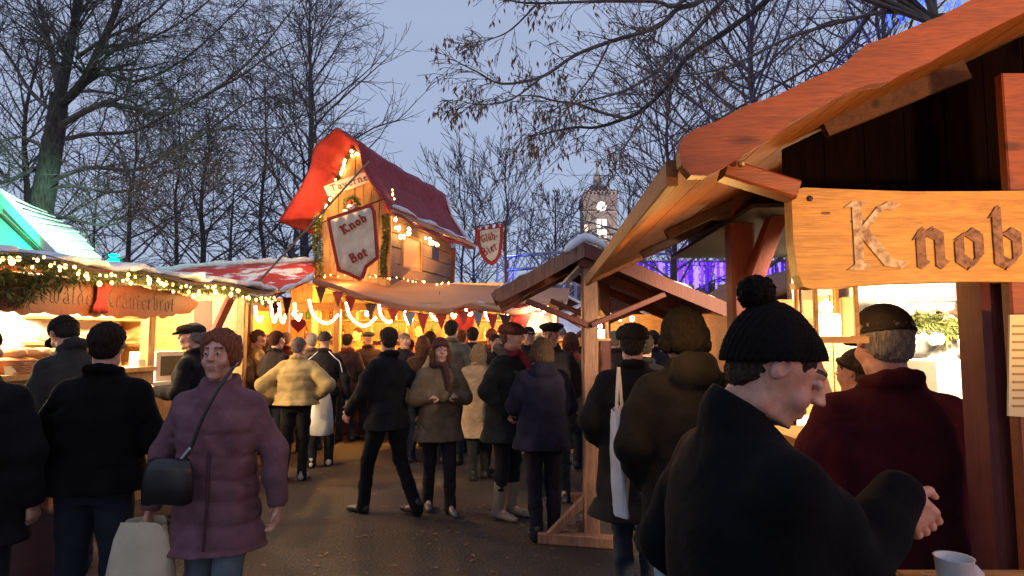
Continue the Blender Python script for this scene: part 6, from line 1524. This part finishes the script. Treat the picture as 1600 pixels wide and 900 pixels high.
P_('short dark figure at the counter right beside the striding man', 640, 9.4, 529, 190, coat=(.10, .04, .02), hair=(.08, .03, .02), arms=('front', 'front'))
P_('person in a long sand coat with back turned, behind the sand parka', 748, 7.2, 537, 184, coat=(.30, .20, .13), trousers=(.02, .02, .02), hem=.55, bulk=.04, hair=(.28, .18, .1), hairlen=.05, arms=('pocket', 'pocket'))
P_('woman with red fluffy hat and fur collared dark parka, hand at her face', 792, 5.7, 504, 60, coat=(.022, .023, .021), trousers=(.015, .015, .018), hem=.70, bulk=.06, hat='furhat', hatc=(.12, .04, .03), hair=(.2, .1, .06), hood='down', fur=(.16, .12, .09), scarf=(.28, .03, .04), arms=('chest', 'pocket'), boots=(.2, .155, .11), feet=((.08, -.02), (-.08, .02)))
navy = P_('woman in a navy padded jacket with brown bob hair, back turned, by the shelter post', 848, 5.15, 526, 190, coat=(.017, .015, .028), trousers=(.012, .012, .018), hem=.78, bulk=.065, hair=(.10, .055, .035), hairlen=.03, hood='down', arms=('front', 'front'), puff=(.007, .13))
P_('man in a black beret and dark coat facing the navy jacket', 862, 6.4, 502, -12, coat=(.022, .020, .024), hem=.7, bulk=.04, hat='beret', hatc=(.02, .018, .018), hair=(.3, .25, .22), arms=('pocket', 'pocket'), nod=6)
P_('man in a black peaked cap between the red hat and the beret', 826, 8.4, 510, 10, coat=(.02, .018, .02), hat='cap', hatc=(.015, .015, .018), hair=(.05, .04, .03), arms=('pocket', 'pocket'))
P_('person in an orange vest far behind the beret', 877, 11.5, 511, 175, coat=(.70, .26, .03), hat='beanie', hatc=(.02, .02, .02), arms=('down', 'down'), detail=1.6)
P_('woman with auburn hair and rust red jacket left of the shelter post', 893, 7.8, 519, 150, coat=(.20, .05, .04), hair=(.14, .05, .03), hairlen=.06, arms=('pocket', 'pocket'))
P_('person in a rose red coat half hidden behind the shelter front post', 903, 9.4, 530, 20, coat=(.32, .05, .08), hair=(.08, .04, .03), arms=('front', 'front'), hem=.6)
P_('person in black coat and furry hat right behind the shelter posts', 988, 3.9, 506, 170, coat=(.016, .014, .015), hem=.55, bulk=.06, hat='furhat', hatc=(.03, .026, .022), hair=(.05, .04, .03), arms=('pocket', 'bag'))
P_('stout person in a black jacket between the shelter and the grey coat', 1005, 5.4, 520, 185, coat=(.02, .018, .02), hem=.8, hair=(.05, .035, .03), arms=('front', 'front'))
for i, (px, Y, yt, c_, rz, lb) in enumerate(((1122, 12.5, 524, (.35, .12, .05), 20, 'in a rust coat'), (1136, 14, 522, (.05, .04, .05), 160, 'in a dark coat'), (1150, 13, 527, (.5, .4, .3), 10, 'in a cream coat'), (1128, 16, 523, (.03, .03, .03), 200, 'in black'), (960, 10.5, 522, (.04, .03, .03), 170, 'in a dark coat between the shelter posts'), (975, 12, 524, (.12, .05, .04), 15, 'in a brown coat beyond the shelter'))):
    P_('distant small person ' + lb + (' at the bright far hut' if i < 4 else ''), px, Y, yt, rz, coat=c_, hair=(.08, .05, .03), arms=('down', 'front'), detail=1.8, group='small distant people')
P_('seller in a white shirt serving behind the lit counter of the near stall', 1492, 3.95, 470, 15, coat=(.5, .46, .4), hair=(.1, .06, .04), arms=('front', 'front'), hem=.85, group='stall sellers')
P_('seller in a red apron behind the tavern counter', 655, 11.5, 505, 10, coat=(.4, .08, .04), hair=(.1, .06, .03), arms=('front', 'front'), hem=.85, group='stall sellers', detail=1.3)
P_('second seller in a brown jacket behind the tavern counter on the left', 560, 11.6, 512, -15, coat=(.25, .12, .05), hair=(.05, .03, .02), arms=('front', 'front'), hem=.85, group='stall sellers', detail=1.3)

more = [(396, 9.9, 520, 190, (.20, .11, .06), 'in a tan coat at the far left end of the tavern counter'), (418, 8.9, 523, 160, (.03, .02, .02), 'in a black coat just right of the left tavern post'), (447, 9.6, 519, 200, (.12, .03, .02), 'in a dark red coat under the red heart'),
        (543, 9.7, 521, 175, (.05, .03, .03), 'in a dark coat at the counter right of the yellow post'), (576, 9.9, 516, 190, (.10, .06, .04), 'in a brown coat left of the iron pan'), (632, 9.0, 520, 30, (.03, .025, .03), 'in a dark coat turning away from the copper kettle'),
        (672, 9.3, 517, 180, (.22, .15, .08), 'in a mustard coat close to the copper kettle'), (722, 9.6, 515, 170, (.04, .02, .03), 'in a plum coat under the red drape'), (768, 9.4, 514, 190, (.05, .045, .04), 'in a grey coat by the woven bowl'),
        (775, 7.6, 522, 20, (.03, .02, .02), 'in a dark coat facing out beside the furry red hat'), (812, 9.8, 516, 160, (.10, .03, .02), 'in a rust coat under the orange flag'), (845, 9.2, 518, 15, (.05, .03, .03), 'in a dark coat between the two black hats'),
        (912, 8.6, 516, 175, (.02, .02, .025), 'in black right behind the shelter front post'), (930, 7.0, 521, 20, (.04, .03, .03), 'in a dark coat between the two shelter posts'), (962, 7.6, 517, 200, (.03, .02, .02), 'in a dark coat just right of the shelter rear post'), (1020, 8.2, 516, 185, (.03, .025, .03), 'in a dark coat left of the long grey coat')]
for i, (px, Y, yt, rz, c_, lb) in enumerate(more):
    P_('customer ' + lb, px, Y, yt, rz, coat=c_, hair=((.05, .03, .02), (.16, .08, .04), (.25, .2, .16))[i % 3] if i % 4 else None, hairlen=.09 if i % 5 == 1 else 0, hat=None if i % 4 else ('beanie', 'flat', 'knit', 'furhat')[i//4], hatc=((.04, .03, .03), (.03, .03, .03), (.12, .03, .03), (.06, .04, .03))[(i//4) % 4], scarf=(.2, .05, .03) if i % 5 == 3 else None, arms=(('front', 'pocket'), ('pocket', 'chest'), ('down', 'front'))[i % 3], detail=1.5)

# ============================================================ CARRIED THINGS
def sack(name, label, cat, c, w_, d_, h_, mt_, handle=None, rz=0, open_=True):
    t = thing(name, label, cat, c); ca, sa = math.cos(rz), math.sin(rz); rows = []
    prof = [(0, .80), (.02, .95), (.3, 1.0), (.6, .97), (.85, .88), (1.0, .72)]
    for i, (zt, sc_) in enumerate(prof):
        ring = []
        for k in range(21):
            a = 2*math.pi*k/20; x = abs(math.cos(a))**.6*math.copysign(1, math.cos(a))*w_/2*(sc_ if i < 5 else sc_) + .012*math.sin(a*3+zt*4); y = abs(math.sin(a))**.8*math.copysign(1, math.sin(a))*d_/2*(1.05-zt*.55)+.01*math.sin(a*5+zt*7)
            ring.append((c[0]+x*ca-y*sa, c[1]+x*sa+y*ca, c[2]+zt*h_+.012*math.sin(a*2+i)*(i > 3)))
        rows.append(ring)
    mb = MB().grid(rows); mb.add(rows[0][:20], [tuple(range(20))]); mb.build('bag_body', mt_, t, smooth=True, fixn=False)
    if handle:
        for sx in (-1, 1):
            hp = [(c[0]+sx*w_*.2*ca, c[1]+sx*w_*.2*sa-.0, c[2]+h_*.97), (c[0]+sx*w_*.1*ca, c[1]+sx*w_*.1*sa, c[2]+h_*.97+(handle-(c[2]+h_))*.6), (c[0], c[1], handle)]
            MB().tube(smoothpoly(hp, 4), .008, 6).build('handle', mt_, t, smooth=True)
    return t
M['bag_cream'] = m_noise('cream_bag', (.45, .38, .26), (.58, .50, .36), scale=5, rough=.6); M['bag_white'] = m_noise('white_bag', (.5, .48, .46), (.68, .66, .64), scale=6, rough=.5)
w1 = wpt(purp, (-.31, -.03, .82)); sack('shopping_bag', 'bulging cream shopping bag carried low by the woman in the mauve coat', 'bag', (w1.x-.0, w1.y-.05, .38), .30, .20, .40, M['bag_cream'], w1.z)
# shoulder bag with strap and chain
hb_ = W(262, 752, 2.82); t = thing('shoulder_bag', 'shiny black shoulder bag on a long strap against the mauve coat', 'bag', hb_)
mb = MB(); rows = []
for i, (zt, f) in enumerate(((-.5, .8), (-.46, .98), (-.1, 1.0), (.25, .94), (.46, .8), (.5, .6))):
    rows.append([(hb_.x+.115*f*abs(math.cos(a))**.6*math.copysign(1, math.cos(a)), hb_.y+.045*f*math.sin(a), hb_.z+.20*zt+.006*math.sin(a*3)) for a in np.linspace(0, 2*math.pi, 21)])
mb.grid(rows); mb.add(rows[0][:20], [tuple(range(20))]); mb.add(rows[-1][:20], [tuple(range(20))]); mb.build('bag_body', m_plain('black_leather', (.012, .011, .012), .35), t, smooth=True)
fp = [(x_, y_-.0, z_) for x_, y_, z_ in ()]
sp_ = [Vector((hb_.x+.06, hb_.y, hb_.z+.09)), W(298, 700, 2.83), W(318, 650, 2.83), W(342, 606, 2.86), W(362, 578, 2.93), W(370, 567, 3.02), W(374, 566, 3.12)]
MB().tube(smoothpoly(sp_, 4), .009, 6).build('strap', M['black'], t, smooth=True)
for k in range(7): 
    p = Vector((hb_.x+.06, hb_.y, hb_.z+.10)).lerp(W(298, 700, 2.82), k/7); MB().ball(p, (.009, .006, .011), 8, 6).build('chain_link', M['metal'], t, smooth=True)
w2 = wpt(wst, (-.31, -.02, .80)); sack('carrier_bag', 'full white plastic carrier bag beside the white piped tracksuit', 'bag', (PX(506, 7.6), 7.6, .44), .26, .18, .52, M['bag_white'], 1.02)
sack('paper_bag', 'tall white bag hanging against the long dark grey coat', 'bag', (PX(966, 2.95), 2.95, .82), .07, .2, .48, M['bag_white'], 1.5)
# white napkin and cup held near the bobble hat man
cpz = W(1490, 868, 1.32); t = thing('paper_cup', 'white paper napkin and cup low in front of the bobble hat man', 'cup', (cpz.x, cpz.y, cpz.z-.08))
MB().lathe((cpz.x, cpz.y, cpz.z-.09), [(.028, 0), (.036, .085), (.038, .088), (.034, .086), (.028, .02)], 18).build('cup', M['bag_white'], t, smooth=True)
rows = [[(cpz.x-.05+.12*j/8+.006*math.sin(i*2), cpz.y+.03-.08*i/6, cpz.z-.045-.02*math.sin(j*.7)-.03*i/6+.006*math.sin(j*2+i)) for j in range(9)] for i in range(7)]
MB().grid(rows, (0, 0, -.002)).build('napkin', M['bag_white'], t, smooth=True)
# maroon cloth covered barrel at the left
bx_ = PX(66, 3.7); t = thing('waste_barrel', 'dark maroon barrel standing between the black coats near the bread stall', 'barrel', (bx_, 3.7, 0))
MB().lathe((bx_, 3.7, 0), [(.15, 0), (.17, .05), (.185, .4), (.18, .82), (.165, .9)], 24).build('drum', m_noise('maroon_paint', (.06, .018, .02), (.10, .03, .03), scale=6, rough=.7), t, smooth=True)
MB().lathe((bx_, 3.7, .902), [(.185, 0), (.185, .03), (.15, .06), (.03, .075)], 24).build('lid', m_plain('maroon_lid', (.07, .02, .02), .6), t, smooth=True)
MB().tube([(bx_+.04*math.cos(a)+.0, 3.7, .975+.03*abs(math.sin(a))) for a in np.linspace(0, math.pi, 7)], .007, 6).build('handle', M['metal'], t, smooth=True)
# white piping on the tracksuit: shoulder lines
for sx in (-1, 1):
    pts = [wpt(wst, p) for p in ((sx*.07, .10, 1.50), (sx*.15, .145, 1.42), (sx*.21, .11, 1.36), (sx*.245, .075, 1.22))]
    q = MB().tube(smoothpoly(pts, 4), .006, 5).build('piping', M['snow'], None, smooth=True); L_ = q.matrix_basis.copy(); q.parent = wst; q.matrix_parent_inverse = wst.matrix_basis.inverted(); q.matrix_basis = L_

# coat details on the walking woman: placket and pocket flaps
for z0, z1 in ((.70, 1.46),):
    pts = [wpt(purp, (.012, -(.122+.028+.010+ (.03 if z < .9 else 0)*(.9-z)/.2) if z < 1.3 else -(.150-(z-1.3)*.42), z)) for z in np.linspace(z0, z1, 12)]
    q = MB().tube(pts, .007, 6).build('placket', m_fabric((.08, .035, .05)), None, smooth=True); q.parent = purp; q.matrix_parent_inverse = purp.matrix_basis.inverted()
# litter and wet leaves on the path
mb = MB(); rl = random.Random(8)
for _ in range(900):
    y = rl.uniform(3.2, 12); x = rl.uniform(-3.2, 3.5); a = rl.uniform(0, 6.28); L_ = rl.uniform(.012, .035); z = .006
    c_, s_ = math.cos(a)*L_, math.sin(a)*L_
    mb.add([(x-c_, y-s_, z), (x+s_*.4, y-c_*.4, z+.006), (x+c_, y+s_, z+.002), (x-s_*.4, y+c_*.4, z+.004)], [(0, 1, 2, 3)])
tag(mb.build('fallen_leaves', M['leaf'], fixn=False), 'small dry leaves scattered over the trodden path', 'leaves', None, 'stuff')
